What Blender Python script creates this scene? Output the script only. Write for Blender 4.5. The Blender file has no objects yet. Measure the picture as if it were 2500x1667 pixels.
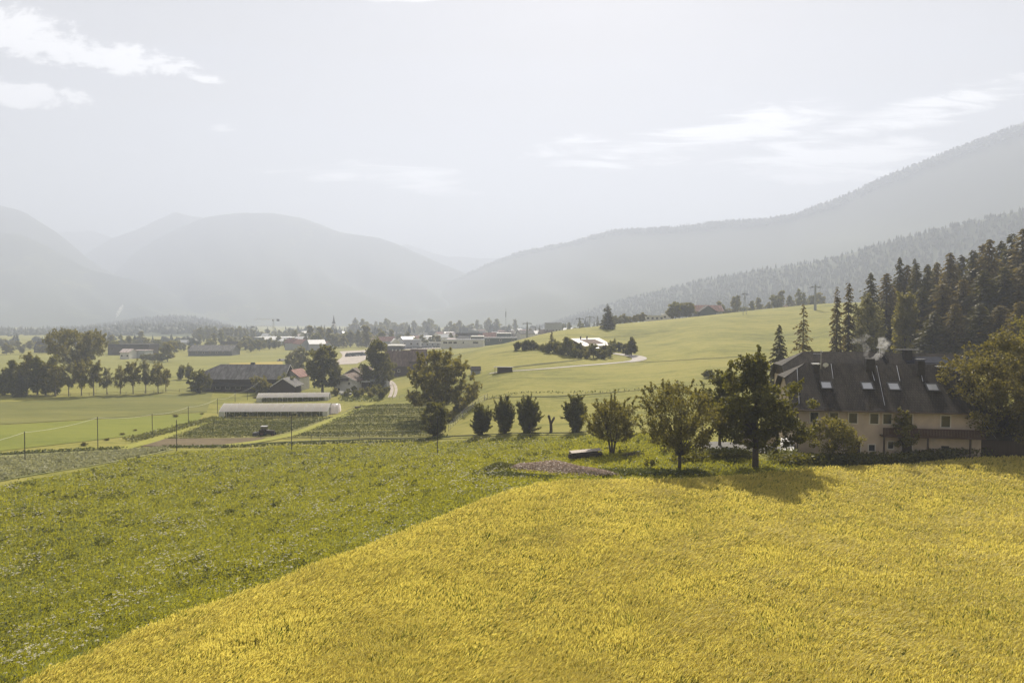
import bpy, bmesh, math, random
import numpy as np
from mathutils import Vector, Matrix

sc = bpy.context.scene
COL = sc.collection
RAD = math.radians
random.seed(7)
RNG = np.random.default_rng(7)

# ---------------------------------------------------------------- camera, sky, sun, exposure
CAM = np.array((0.0, 0.0, 17.0))
FPX, CPX, CPY, PITCH = 1666.7, 1250.0, 833.5, RAD(1.84)
cd = bpy.data.cameras.new("camera"); cam = bpy.data.objects.new("camera", cd); COL.objects.link(cam)
cd.sensor_width = 36.0; cd.lens = 24.0; cd.clip_start = 0.5; cd.clip_end = 40000.0
cam.location = CAM; cam.rotation_euler = (RAD(90) - PITCH, 0, 0)
sc.camera = cam

SUN_AZ, SUN_EL = RAD(8.0), RAD(41.0)
SUNV = Vector((math.sin(SUN_AZ) * math.cos(SUN_EL), math.cos(SUN_AZ) * math.cos(SUN_EL), math.sin(SUN_EL)))
sl = bpy.data.lights.new("sun", 'SUN'); sl.energy = 5.0; sl.angle = RAD(0.6); sl.color = (1.0, 0.915, 0.77)
so = bpy.data.objects.new("sun", sl); COL.objects.link(so); so.location = (200, 600, 900)
so.rotation_euler = SUNV.to_track_quat('Z', 'Y').to_euler()

sc.view_settings.view_transform = 'Standard'; sc.view_settings.look = 'None'
sc.view_settings.gamma = 1.0; sc.view_settings.exposure = 1.36
sc.cycles.max_bounces = 9; sc.cycles.diffuse_bounces = 6; sc.cycles.glossy_bounces = 2
sc.cycles.transmission_bounces = 6; sc.cycles.transparent_max_bounces = 6; sc.cycles.volume_bounces = 1
sc.cycles.use_denoising = True

class NT:
    """small helper to wire shader nodes"""
    def __init__(s, tree): s.t = tree; s.t.nodes.clear()
    def n(s, kind, **kw):
        nd = s.t.nodes.new(kind)
        for k, v in kw.items(): setattr(nd, k, v)
        return nd
    def link(s, a, b): s.t.links.new(a, b)
    def val(s, x, sock):
        if hasattr(x, "links"): s.link(x, sock)
        else: sock.default_value = x
    def math(s, op, a, b=0.0, c=None, clamp=False):
        nd = s.n('ShaderNodeMath', operation=op, use_clamp=clamp)
        s.val(a, nd.inputs[0]); s.val(b, nd.inputs[1])
        if c is not None: s.val(c, nd.inputs[2])
        return nd.outputs[0]
    def noise(s, vec, scale, detail=4.0, rough=0.55, dist=0.0):
        nd = s.n('ShaderNodeTexNoise'); nd.inputs['Scale'].default_value = scale
        nd.inputs['Detail'].default_value = detail; nd.inputs['Roughness'].default_value = rough
        nd.inputs['Distortion'].default_value = dist
        if vec is not None: s.link(vec, nd.inputs['Vector'])
        return nd.outputs['Fac']
    def ramp(s, fac, stops, interp='LINEAR'):
        nd = s.n('ShaderNodeValToRGB'); cr = nd.color_ramp; cr.interpolation = interp
        while len(cr.elements) < len(stops): cr.elements.new(0.5)
        for e, (p, c) in zip(cr.elements, stops):
            e.position = p; e.color = tuple(c) + ((1.0,) if len(c) == 3 else ())
        s.val(fac, nd.inputs[0]); return nd.outputs[0]
    def mix(s, fac, a, b, blend='MIX'):
        nd = s.n('ShaderNodeMix', data_type='RGBA', blend_type=blend)
        s.val(fac, nd.inputs[0])
        for x, i in ((a, 6), (b, 7)):
            if hasattr(x, "links"): s.link(x, nd.inputs[i])
            else: nd.inputs[i].default_value = tuple(x) + ((1.0,) if len(x) == 3 else ())
        return nd.outputs[2]
    def smooth(s, x, lo, hi):
        nd = s.n('ShaderNodeMapRange', interpolation_type='SMOOTHSTEP')
        s.val(x, nd.inputs[0]); nd.inputs[1].default_value = lo; nd.inputs[2].default_value = hi
        return nd.outputs[0]
    def scaled(s, vec, v):
        nd = s.n('ShaderNodeVectorMath', operation='MULTIPLY'); s.link(vec, nd.inputs[0]); nd.inputs[1].default_value = v
        return nd.outputs[0]

w = bpy.data.worlds.new("World"); sc.world = w; w.use_nodes = True
k = NT(w.node_tree)
sky = k.n('ShaderNodeTexSky', sky_type='NISHITA'); sky.sun_disc = False
sky.sun_elevation = SUN_EL; sky.sun_rotation = SUN_AZ; sky.altitude = 900.0
sky.air_density = 1.0; sky.dust_density = 2.0; sky.ozone_density = 1.0
geo = k.n('ShaderNodeTexCoord')
sep = k.n('ShaderNodeSeparateXYZ'); k.link(geo.outputs['Generated'], sep.inputs[0])
# cloud sheets: noise on the plane of the cloud deck (direction / height), thinned out by a low-frequency cover map
zc = k.math('MAXIMUM', sep.outputs[2], 0.02)
yc = k.math('MAXIMUM', sep.outputs[1], 0.02)
U = k.math('DIVIDE', sep.outputs[0], yc); E = k.math('DIVIDE', sep.outputs[2], yc)
uv = k.n('ShaderNodeCombineXYZ'); k.link(U, uv.inputs[0]); k.link(k.math('MULTIPLY', E, 2.2), uv.inputs[1])
def patch(u0, e0, su, se, tilt=0.0, amp=1.0):
    du = k.math('SUBTRACT', U, u0); de = k.math('SUBTRACT', E, e0)
    de = k.math('SUBTRACT', de, k.math('MULTIPLY', du, tilt))
    q = k.math('ADD', k.math('POWER', k.math('ABSOLUTE', k.math('DIVIDE', du, su)), 2.0),
               k.math('POWER', k.math('ABSOLUTE', k.math('DIVIDE', de, se)), 2.0))
    return k.math('MULTIPLY', k.math('SUBTRACT', 1.0, q), amp)
def region(px, py, wx, wy, tilt=0.0, amp=1.0):   # banks of cloud by bearing and height over the horizon
    return patch((px - 1250) / 1667, (780 - py) / 1667, wx / 1667, wy / 1667, tilt, amp)
banks_soft = [region(1010, 425, 190, 24, -.08, .75), region(900, 430, 260, 20, 0, .6), region(1050, 455, 130, 22, -.12, .8), region(550, 318, 45, 12, 0, .7), region(300, 370, 70, 10, -.05, .5),
         region(1500, 375, 210, 45, 0, .75), region(1850, 320, 300, 60, .12, .85), region(2150, 300, 420, 45, .25, .8),
         region(2050, 390, 300, 55, .1, 1.0), region(2000, 430, 240, 30, .05, .8), region(1930, 0, 180, 14, 0, .9),
         region(1000, 5, 160, 14, 0, .9)]
banks_puff = [region(20, 75, 260, 70, -.25, 1.1), region(230, 135, 250, 48, -.18, 1.2), region(340, 165, 130, 26, -.12, 1.0), region(60, 238, 190, 36, -.08, 1.2), region(500, 198, 60, 14, -.2, .55),
              region(60, 60, 130, 26, -.3, .8)]
def top(lst):
    m = lst[0]
    for b in lst[1:]: m = k.math('MAXIMUM', m, b)
    return k.math('MAXIMUM', m, -1.5)
n1 = k.noise(uv.outputs[0], 14.0, 10.0, 0.66, 0.5)
uv2 = k.scaled(uv.outputs[0], (1.0, 3.4, 1.0)); n2 = k.noise(uv2, 7.0, 9.0, 0.64, 1.0)
n3 = k.noise(uv.outputs[0], 48.0, 6.0, 0.7, 0.3)
puff = k.smooth(k.math('ADD', k.math('ADD', top(banks_puff), k.math('MULTIPLY', k.math('SUBTRACT', n1, 0.5), 4.6)), k.math('MULTIPLY', k.math('SUBTRACT', n3, 0.5), 2.2)), 0.0, 0.9)
soft = k.smooth(k.math('ADD', top(banks_soft), k.math('MULTIPLY', k.math('SUBTRACT', n2, 0.5), 4.5)), 0.0, 1.1)
cover = k.math('MAXIMUM', k.math('MULTIPLY', puff, 0.75), k.math('MULTIPLY', soft, 0.95))
front = k.smooth(sep.outputs[1], 0.0, 0.2)
cover = k.math('MULTIPLY', cover, front)
# a thin milky veil everywhere (cirrostratus), a little thicker towards the horizon
veil = k.math('ADD', 0.55, k.math('MULTIPLY', k.noise(uv2, 1.6, 3.0, 0.5), 0.25))
skyc = k.mix(veil, sky.outputs[0], (4.2, 3.65, 2.95))
skyc = k.mix(cover, skyc, (12.5, 12.2, 12.0))
bg = k.n('ShaderNodeBackground'); k.link(skyc, bg.inputs[0]); bg.inputs[1].default_value = 0.05
wo = k.n('ShaderNodeOutputWorld'); k.link(bg.outputs[0], wo.inputs[0])

# ---------------------------------------------------------------- rays from the picture to the ground (layout helpers)
def ray(px, py):
    a, b = (px - CPX) / FPX, (CPY - py) / FPX
    cp, sp = math.cos(PITCH), math.sin(PITCH)
    d = np.array((a, cp + b * sp, -sp + b * cp))
    return d / d[1]
def at(px, py, Y): return CAM + ray(px, py) * Y

CTRL = [  # bearing / depression of a spot of ground and how far away it lies
 (48,1667,34),(404,1493,43),(680,1382,50),(914,1291,58),(1063,1233,64),(1222,1190,70),(1339,1171,75),
 (1250,1667,32),(2500,1667,30),(1900,1667,31.5),(1250,1400,46),(1900,1400,46),(2500,1400,45),(1900,1200,69),(1600,1180,72),(2500,1113,85),
 (2200,1120,85),(1980,1138,79),(1947,1108,88),(2375,1115,84),(2100,1000,112),(2000,950,150),
 (1700,960,170),(1550,970,170),(1400,980,170),(1250,985,170),(1150,1000,175),(1410,1055,133),(1180,1061,140),(1078,1018,182),
 (1750,1085,92),(1494,1108,95),(1659,1150,79),(1844,1143,78),(1330,1150,88),(1420,1120,92),
 (1100,1150,95),(900,1200,85),(700,1250,78),(500,1300,72),(300,1400,58),(100,1500,50),(0,1600,43),(0,1400,62),(0,1250,85),(0,1150,112),
 (500,1100,143),(900,1090,140),(700,1090,143),(0,1127,125),(239,1095,145),(372,1066,165),(460,1038,185),(650,1060,170),
 (535,1018,203),(800,1010,208),(950,1000,200),(100,960,268),(400,955,275),(250,915,358),(850,950,284),(970,940,285),(1000,912,345),
 (1100,910,260),(1230,907,230),(1300,900,235),(1450,870,275),(1560,880,260),(1750,850,260),(1900,870,240),(1900,810,340),(2020,800,330),
 (1560,830,350),(1750,800,350),(1380,815,360),(1380,804,410),(1170,853,430),(1000,862,430),(900,880,430),(1100,870,340),
 (1550,788,430),(1700,773,450),(1850,757,450),(2020,742,450),(2200,860,205),(2200,790,300),(2200,740,450),(2500,1050,95),(2500,900,150),
 (2500,860,190),(2500,800,300),(2500,740,450),(700,870,515),(860,872,460),(0,880,483),(250,880,483),(500,880,483)]
CTRLZ = [(1380,600,2),(1170,600,-6),(1000,600,-8),(1550,650,6),(1700,700,10),(1850,700,18),(2020,700,28),(2500,700,50),
 (0,1000,-12),(400,1000,-12),(800,1000,-12),(1100,1000,-11),(1400,1000,-3),(1700,1000,8),(2000,1000,30),(2500,1000,70),
 (0,2500,-12),(600,2500,-12),(1200,2500,-12),(1800,2500,0),(2500,2500,40),(0,9000,-12),(1200,9000,-12),(2500,9000,0),
 (0,12,0.5),(1250,12,0.5),(2500,12,1.0),(0,25,-1.0),(1250,22,0.2),(2500,20,0.8)]
_c = []
for px, py, Y in CTRL:
    p = at(px, py, Y); _c.append((p[0], p[1], p[2]))
for px, Y, z in CTRLZ: _c.append(((px - CPX) / FPX * Y, Y, z))
_c = np.array(_c)
def _pol(x, y):
    th = np.arctan2(x, y); r = np.maximum(np.hypot(x, y), 6.0)
    return np.clip(th, -0.8, 0.8) * 2.6, np.log(r)
_ca, _cb = _pol(_c[:, 0], _c[:, 1]); _n = len(_c)
def _ker(d2): return d2 * np.log(d2 + 1e-9) * 0.5
_K = _ker((_ca[:, None] - _ca) ** 2 + (_cb[:, None] - _cb) ** 2) + 0.004 * np.eye(_n)
_P = np.stack([np.ones(_n), _ca, _cb], 1)
_A = np.block([[_K, _P], [_P.T, np.zeros((3, 3))]])
_w = np.linalg.solve(_A, np.concatenate([_c[:, 2], np.zeros(3)]))
def ground(x, y):
    """height of the land at (x, y); arrays or scalars"""
    x = np.atleast_1d(np.asarray(x, float)); y = np.atleast_1d(np.asarray(y, float))
    sh = x.shape; x, y = x.ravel(), y.ravel(); out = np.empty(len(x))
    for i in range(0, len(x), 20000):
        a, b = _pol(x[i:i+20000], y[i:i+20000])
        d2 = (a[:, None] - _ca) ** 2 + (b[:, None] - _cb) ** 2
        out[i:i+20000] = _ker(d2) @ _w[:_n] + _w[_n] + _w[_n+1] * a + _w[_n+2] * b
    th = np.abs(np.arctan2(x, y)); f = np.clip((th - 0.8) / 1.2, 0, 1); f = f * f * (3 - 2 * f)
    return (out * (1 - f)).reshape(sh)
def gz(x, y): return float(ground(x, y)[0])
_YS = np.exp(np.linspace(math.log(24), math.log(6000), 900))
def spot(px, py, near=24.0, lift=0.0):
    """the point of ground seen at that pixel of the photograph"""
    d = ray(px, py); Y = _YS[_YS >= near]
    gap = CAM[2] + d[2] * Y - ground(d[0] * Y, Y) - lift
    i = np.nonzero(gap <= 0)[0]
    if len(i) == 0: j = int(np.argmin(gap)); y = Y[j]
    elif i[0] == 0: y = Y[0]
    else:
        j = i[0]; t = gap[j-1] / (gap[j-1] - gap[j]); y = Y[j-1] + t * (Y[j] - Y[j-1])
    return np.array((d[0] * y, y, gz(d[0] * y, y)))
def foot(px, Y):
    """ground under the bearing of pixel column px at depth Y"""
    x = (px - CPX) / FPX * Y
    return np.array((x, Y, gz(x, Y)))
def pxl(p):
    """where a world point falls in the photograph (used to size things from it)"""
    v = np.asarray(p, float) - CAM; cp, sp = math.cos(PITCH), math.sin(PITCH)
    f = v[1] * cp - v[2] * sp; u = v[1] * sp + v[2] * cp
    return CPX + FPX * v[0] / f, CPY - FPX * u / f
def height_to(p, py):
    """height of something standing at p whose top is seen at row py"""
    return float(at(pxl(p)[0], py, p[1])[2] - p[2])

# ---------------------------------------------------------------- object helpers
def mesh_from(name, v, faces=None, quads=None, tris=None, mats=(), midx=None, smooth=False):
    me = bpy.data.meshes.new(name)
    if faces is not None: me.from_pydata([tuple(p) for p in v], [], [tuple(f) for f in faces])
    else:
        v = np.asarray(v, np.float32); nq = 0 if quads is None else len(quads); nt = 0 if tris is None else len(tris)
        loops = np.concatenate([np.asarray(a, np.int32).ravel() for a in (quads, tris) if a is not None and len(a)])
        starts = np.concatenate([np.arange(nq) * 4, nq * 4 + np.arange(nt) * 3]).astype(np.int32)
        tot = np.concatenate([np.full(nq, 4), np.full(nt, 3)]).astype(np.int32)
        me.vertices.add(len(v)); me.vertices.foreach_set("co", v.ravel())
        me.loops.add(len(loops)); me.loops.foreach_set("vertex_index", loops)
        me.polygons.add(nq + nt); me.polygons.foreach_set("loop_start", starts); me.polygons.foreach_set("loop_total", tot)
        me.update(calc_edges=True)
    for m in mats: me.materials.append(m)
    if midx is not None: me.polygons.foreach_set("material_index", np.asarray(midx, np.int32))
    if smooth: me.polygons.foreach_set("use_smooth", np.ones(len(me.polygons), bool))
    return me
def link(name, me, parent=None, loc=None):
    o = bpy.data.objects.new(name, me); COL.objects.link(o)
    if parent is not None: o.parent = parent
    if loc is not None: o.location = [float(c) for c in loc]
    return o
def tag(o, label=None, cat=None, group=None, kind=None):
    if label: o["label"] = label
    if cat: o["category"] = cat
    if group: o["group"] = group
    if kind: o["kind"] = kind
    return o
def thing(name, label, cat, loc=(0, 0, 0), rz=0.0, group=None):
    o = bpy.data.objects.new(name, None); COL.objects.link(o); o.empty_display_size = 0.3
    o.location = [float(c) for c in loc]; o.rotation_euler = (0, 0, rz)
    return tag(o, label, cat, group)
def copy_tree(src, loc, rz=0.0, scale=None, label=None, group=None):
    r = src.copy(); COL.objects.link(r); r.location = [float(c) for c in loc]; r.rotation_euler = (0, 0, rz)
    if scale is not None: r.scale = scale if hasattr(scale, "__len__") else (scale,) * 3
    if label: r["label"] = label
    if group: r["group"] = group
    elif "group" in r: del r["group"]
    for ch in src.children:
        c = ch.copy(); COL.objects.link(c); c.parent = r
        for g in ch.children:
            e = g.copy(); COL.objects.link(e); e.parent = c
    return r
class MB:
    """collects boxes, prisms and tubes into one mesh"""
    def __init__(s): s.v, s.f, s.m = [], [], []
    def face(s, pts, mi=0):
        i = len(s.v); s.v += [tuple(map(float, p)) for p in pts]; s.f.append(tuple(range(i, i + len(pts)))); s.m.append(mi)
    def hull(s, a, b, mi=0, caps=True):
        """two loops of the same length joined by sides"""
        i = len(s.v); n = len(a); s.v += [tuple(map(float, p)) for p in a] + [tuple(map(float, p)) for p in b]
        for j in range(n): s.f.append((i + j, i + (j + 1) % n, i + n + (j + 1) % n, i + n + j)); s.m.append(mi)
        if caps: s.f.append(tuple(i + j for j in range(n))[::-1]); s.f.append(tuple(i + n + j for j in range(n))); s.m += [mi, mi]
    def box(s, x0, x1, y0, y1, z0, z1, mi=0):
        s.hull([(x0,y0,z0),(x1,y0,z0),(x1,y1,z0),(x0,y1,z0)], [(x0,y0,z1),(x1,y0,z1),(x1,y1,z1),(x0,y1,z1)], mi)
    def tube(s, p, q, r0, r1=None, n=6, mi=0):
        p, q = np.array(p, float), np.array(q, float); r1 = r0 if r1 is None else r1
        d = q - p; d /= max(np.linalg.norm(d), 1e-9); e = np.cross(d, (0, 0, 1.0) if abs(d[2]) < .9 else (1.0, 0, 0)); e /= np.linalg.norm(e); g = np.cross(d, e)
        ring = lambda c, r: [c + r * (math.cos(t) * e + math.sin(t) * g) for t in np.linspace(0, 2 * math.pi, n, endpoint=False)]
        s.hull(ring(p, r0), ring(q, r1), mi)
    def slab(s, quad, t, mi=0):
        """thick sheet under a planar polygon"""
        q = np.array(quad, float); nrm = np.cross(q[1] - q[0], q[2] - q[0]); nrm /= np.linalg.norm(nrm)
        if nrm[2] < 0: nrm = -nrm
        s.hull(list(q - nrm * t), list(q), mi)
    def pipe(s, pts, rs, n=5, mi=0):
        """one continuous tapering tube through several points"""
        pts = [np.array(p, float) for p in pts]; i0 = len(s.v)
        for i, (p, r) in enumerate(zip(pts, rs)):
            d = pts[min(i + 1, len(pts) - 1)] - pts[max(i - 1, 0)]; d /= max(np.linalg.norm(d), 1e-9)
            e = np.cross(d, (1.0, 0.1, 0.0)) if abs(d[0]) < .9 else np.cross(d, (0, 1.0, 0)); e /= np.linalg.norm(e); g = np.cross(d, e)
            s.v += [tuple(p + r * (math.cos(t) * e + math.sin(t) * g)) for t in np.linspace(0, 2 * math.pi, n, endpoint=False)]
        for i in range(len(pts) - 1):
            for j in range(n): a, b = i0 + i * n + j, i0 + i * n + (j + 1) % n; s.f.append((a, b, b + n, a + n)); s.m.append(mi)
        s.f.append(tuple(i0 + j for j in range(n))[::-1]); e_ = i0 + (len(pts) - 1) * n; s.f.append(tuple(e_ + j for j in range(n))); s.m += [mi, mi]
    def build(s, name, mats, parent=None, loc=None, smooth=False):
        mats = mats if isinstance(mats, (list, tuple)) else [mats]
        me = mesh_from(name, s.v, faces=s.f, mats=mats, midx=s.m, smooth=smooth)
        bm = bmesh.new(); bm.from_mesh(me); bmesh.ops.recalc_face_normals(bm, faces=bm.faces); bm.to_mesh(me); bm.free()
        return link(name, me, parent, loc)

# ---------------------------------------------------------------- materials
MATS = {}
def plain(name, col, rough=0.8, var=0.12, scale=3.0, spec=0.3, metal=0.0, bump=0.0, col2=None):
    """a surface with some mottling of its own colour"""
    if name in MATS: return MATS[name]
    m = bpy.data.materials.new(name); m.use_nodes = True; k = NT(m.node_tree)
    tc = k.n('ShaderNodeTexCoord'); n = k.noise(tc.outputs['Object'], scale, 5.0, 0.6)
    lo = tuple(c * (1 - var) for c in col); hi = col2 if col2 else tuple(min(1, c * (1 + var)) for c in col)
    c = k.ramp(n, [(0.3, lo), (0.7, hi)])
    b = k.n('ShaderNodeBsdfPrincipled'); k.link(c, b.inputs['Base Color']); b.inputs['Roughness'].default_value = rough
    b.inputs['Specular IOR Level'].default_value = spec; b.inputs['Metallic'].default_value = metal
    if bump:
        bp = k.n('ShaderNodeBump'); bp.inputs['Strength'].default_value = bump; bp.inputs['Distance'].default_value = 0.05
        k.link(n, bp.inputs['Height']); k.link(bp.outputs[0], b.inputs['Normal'])
    o = k.n('ShaderNodeOutputMaterial'); k.link(b.outputs[0], o.inputs[0]); MATS[name] = m; return m
def leaf(name, dark, light, glow, trans=0.4, patch=0.35, rough=0.6):
    """leaves: every leaf its own shade, clumps of slightly different age, light coming through from behind"""
    if name in MATS: return MATS[name]
    m = bpy.data.materials.new(name); m.use_nodes = True; k = NT(m.node_tree)
    g = k.n('ShaderNodeNewGeometry'); tc = k.n('ShaderNodeTexCoord'); oi = k.n('ShaderNodeObjectInfo')
    n = k.noise(tc.outputs['Object'], patch, 2.0, 0.5)
    f = k.math('ADD', k.math('MULTIPLY', g.outputs['Random Per Island'], 0.55), k.math('ADD', k.math('MULTIPLY', n, 0.6), k.math('MULTIPLY', oi.outputs['Random'], 0.25)))
    f = k.math('SUBTRACT', f, 0.18, clamp=True)
    c = k.ramp(f, [(0.0, dark), (0.9, light)])
    df = k.n('ShaderNodeBsdfPrincipled'); k.link(c, df.inputs['Base Color']); df.inputs['Roughness'].default_value = rough
    df.inputs['Specular IOR Level'].default_value = 0.25
    tr = k.n('ShaderNodeBsdfTranslucent'); k.link(k.mix(0.5, c, glow), tr.inputs[0])
    ms = k.n('ShaderNodeMixShader'); ms.inputs[0].default_value = trans
    k.link(df.outputs[0], ms.inputs[1]); k.link(tr.outputs[0], ms.inputs[2])
    o = k.n('ShaderNodeOutputMaterial'); k.link(ms.outputs[0], o.inputs[0]); MATS[name] = m; return m
def grassy(name, stops, scales=(0.02, 0.15, 1.2), stretch=(1, 1, 1), bump=0.6, bscale=1.5, swath=0.0):
    """turf or crop seen from afar: three sizes of mottling"""
    if name in MATS: return MATS[name]
    m = bpy.data.materials.new(name); m.use_nodes = True; k = NT(m.node_tree)
    g = k.n('ShaderNodeNewGeometry'); p = k.scaled(g.outputs['Position'], stretch)
    f = k.math('ADD', k.math('MULTIPLY', k.noise(p, scales[0], 3.0), 0.4), k.math('ADD', k.math('MULTIPLY', k.noise(p, scales[1], 4.0, 0.65), 0.35), k.math('MULTIPLY', k.noise(p, scales[2], 5.0, 0.75), 0.35)))
    if swath:   # mowing swaths and cattle paths running along the slope
        f = k.math('ADD', f, k.math('MULTIPLY', k.math('SUBTRACT', k.noise(k.scaled(g.outputs['Position'], (.035, .45, .6)), 1.0, 4.0, .7), .5), swath))
    c = k.ramp(f, stops)
    b = k.n('ShaderNodeBsdfPrincipled'); k.link(c, b.inputs['Base Color']); b.inputs['Roughness'].default_value = 0.9; b.inputs['Specular IOR Level'].default_value = 0.1
    bp = k.n('ShaderNodeBump'); bp.inputs['Strength'].default_value = bump; bp.inputs['Distance'].default_value = 0.3
    k.link(k.noise(p, bscale, 4.0, 0.7), bp.inputs['Height']); k.link(bp.outputs[0], b.inputs['Normal'])
    o = k.n('ShaderNodeOutputMaterial'); k.link(b.outputs[0], o.inputs[0]); MATS[name] = m; return m
# ================================================================ LAND
TURF = grassy("turf", [(0.40, (0.080, 0.086, 0.015)), (0.50, (0.158, 0.157, 0.026)), (0.60, (0.228, 0.208, 0.045))], scales=(0.025, 0.22, 1.6), stretch=(.55, 1, 1), swath=.30)
WOODED = grassy("wooded_slope", [(0.40, (0.032, 0.042, 0.020)), (0.55, (0.042, 0.053, 0.024)), (0.66, (0.055, 0.066, 0.029))], scales=(0.002, 0.012, 0.06), bump=1.0, bscale=0.05)

def polar_ground():
    ths = np.concatenate([np.linspace(-math.pi, -0.9, 40, endpoint=False), np.linspace(-0.9, 0.9, 320, endpoint=False), np.linspace(0.9, math.pi, 40, endpoint=False)])
    rs = np.exp(np.linspace(math.log(5.0), math.log(13000), 330)); nt, nr = len(ths), len(rs)
    T, Rr = np.meshgrid(ths, rs); X = Rr * np.sin(T); Y = Rr * np.cos(T); Z = ground(X, Y)
    v = np.stack([X, Y, Z], -1).reshape(-1, 3); v = np.vstack([v, (0, 0, gz(0, 0.1))])
    i = np.arange(nr - 1)[:, None] * nt; j = np.arange(nt)[None, :]; j2 = (j + 1) % nt
    q = np.stack([i + j, i + nt + j, i + nt + j2, i + j2], -1).reshape(-1, 4)[:, ::-1]
    c = len(v) - 1; t = np.stack([np.arange(nt), (np.arange(nt) + 1) % nt, np.full(nt, c)], -1)[:, ::-1]
    return mesh_from("ground", v, quads=q, tris=t, mats=[TURF], smooth=True)
tag(link("ground", polar_ground()), kind='structure')

def smooth_noise(n, octaves, seed, rough=0.5):
    """1-D fractal wobble in -1..1"""
    r = np.random.default_rng(seed); x = np.linspace(0, 1, n); out = np.zeros(n); a = 1.0; tot = 0
    for o in octaves:
        out += a * np.interp(x, np.linspace(0, 1, o), r.uniform(-1, 1, o)); tot += a; a *= rough
    return out / tot
MS = 1.3   # how deep the ranges stand
def mountain(name, sky_line, depth, foot_near, mat, seed=1, jag=0.0, z_foot=-14.0, back=1.3, relief=0.05, n=260, curve=1.0):
    """a ridge: crest along the given bearings, a long flank towards the valley and another one behind"""
    px = np.array([p[0] for p in sky_line], float); py = np.array([p[1] for p in sky_line], float)
    dep = np.array(depth, float) if hasattr(depth, "__len__") else np.full(len(px), float(depth))
    dep = dep * MS
    xs = np.linspace(px[0], px[-1], n); ys = np.interp(xs, px, py); D = np.interp(xs, px, dep)
    ys = np.convolve(np.pad(ys, 3, mode='edge'), np.ones(7) / 7, 'valid') + smooth_noise(n, (20, 60, n), seed) * (2.0 + jag)
    rows = 60; s = np.concatenate([np.linspace(0, 1, 40), np.linspace(1, 2, rows - 39)[1:]])
    rg = np.random.default_rng(seed + 50); ph = rg.uniform(0, 6.28, 24); kx = rg.uniform(2, 40, 24); ks = rg.uniform(0.5, 7, 24)
    V = np.zeros((len(s), n, 3)); u = np.linspace(0, 1, n)
    for i, t in enumerate(s):
        if t <= 1: fr = foot_near + (1 - foot_near) * t; prof = (t ** curve) * (1 - 0.25 * math.sin(math.pi * t))
        else: fr = 1 + (back - 1) * (t - 1); prof = 1 - (t - 1) ** 1.2
        Yd = D * fr
        ztop = np.array([at(a, b, d)[2] for a, b, d in zip(xs, ys, D)]) if i == 0 else ztop
        env = math.sin(math.pi * min(t, 2 - t)) if t <= 1 else 0.5 * math.sin(math.pi * (t - 1))
        bump = sum(np.sin(kx[m] * u * 3 + ks[m] * t * 2 + ph[m]) / kx[m] ** 0.8 for m in range(24)) * relief * env
        zz = z_foot + (ztop - z_foot) * np.clip(prof + bump, 0, 1.0)
        V[i, :, 0] = (xs - CPX) / FPX * Yd * 1.0; V[i, :, 1] = Yd; V[i, :, 2] = zz
    idx = np.arange(len(s) * n).reshape(len(s), n)
    q = np.stack([idx[:-1, :-1], idx[:-1, 1:], idx[1:, 1:], idx[1:, :-1]], -1).reshape(-1, 4)
    o = tag(link(name, mesh_from(name, V.reshape(-1, 3), quads=q, mats=[mat], smooth=True)), kind='structure')
    return o, V
MEADOWY = grassy("mountain_forest_and_pasture", [(0.46, (0.020, 0.034, 0.016)), (0.60, (0.035, 0.05, 0.022)), (0.66, (0.12, 0.13, 0.045))], scales=(0.0012, 0.006, 0.03), bump=1.0, bscale=0.03)
mountain("mountain", [(-900,640),(-500,540),(-150,470),(0,500),(64,516),(90,533),(149,570),(186,602),(229,640),(330,700),(430,760),(520,800)], 3300, .72, WOODED, 3)
mountain("mountain", [(-900,560),(-400,560),(0,568),(60,573),(117,600),(177,634),(222,658),(340,685),(450,725),(560,765),(640,800)], 2750, .68, MEADOWY, 5)
mountain("mountain", [(60,600),(149,568),(229,564),(277,578),(420,620),(600,700)], 5200, .85, WOODED, 7)
mountain("mountain", [(180,640),(275,582),(340,560),(372,544),(432,517),(460,527),(495,530),(560,560),(700,640),(800,700)], 4300, .8, WOODED, 9)
mountain("mountain", [(150,800),(250,700),(330,620),(420,565),(500,532),(600,519),(660,519),(740,532),(835,568),(920,580),(960,592),(1050,632),(1140,668),(1250,760),(1300,795)], 3700, .62, MEADOWY, 11)
mountain("mountain", [(900,640),(990,595),(1040,612),(1090,627),(1200,630),(1320,640),(1500,660)], 5600, .9, WOODED, 13)
hill5, V5 = mountain("mountain", [(840,800),(870,775),(960,738),(1100,690),(1180,650),(1280,612),(1400,590),(1480,565),(1550,560),(1640,555),(1780,538),(1860,538),(1880,529),(1930,530),(1960,512),(2050,480),(2150,432),(2250,392),(2350,352),(2420,326),(2500,295),(2900,120),(3400,80)],
         [3900,3800,3650,3400,3250,3050,2900,2700,2550,2480,2380,2300,2280,2260,2230,2170,2080,2000,1930,1880,1830,1680,1600], .55, WOODED, 15, jag=1.2)
hill6, V6 = mountain("hill", [(1260,830),(1300,808),(1400,768),(1550,726),(1700,690),(1850,662),(2000,640),(2150,596),(2300,560),(2400,535),(2500,512),(2900,420),(3400,400)],
         [1900,1880,1800,1620,1450,1350,1270,1210,1170,1150,1130,1090,1070], .62, WOODED, 17, z_foot=-6.0, back=1.5)
hill7, V7 = mountain("hill", [(-500,800),(-200,815),(0,822),(90,815),(200,808),(270,797),(330,786),(400,780),(450,779),(510,787),(560,803),(620,822)], 1750, .5, WOODED, 19, z_foot=-13.0)
hill8, V8 = mountain("hill", [(840,815),(960,783),(1080,762),(1170,755),(1300,752),(1450,745),(1600,722),(1750,690),(1900,668),(2000,660),(2200,640)], 2900, .8, MEADOWY, 23, z_foot=-12.0)

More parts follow.
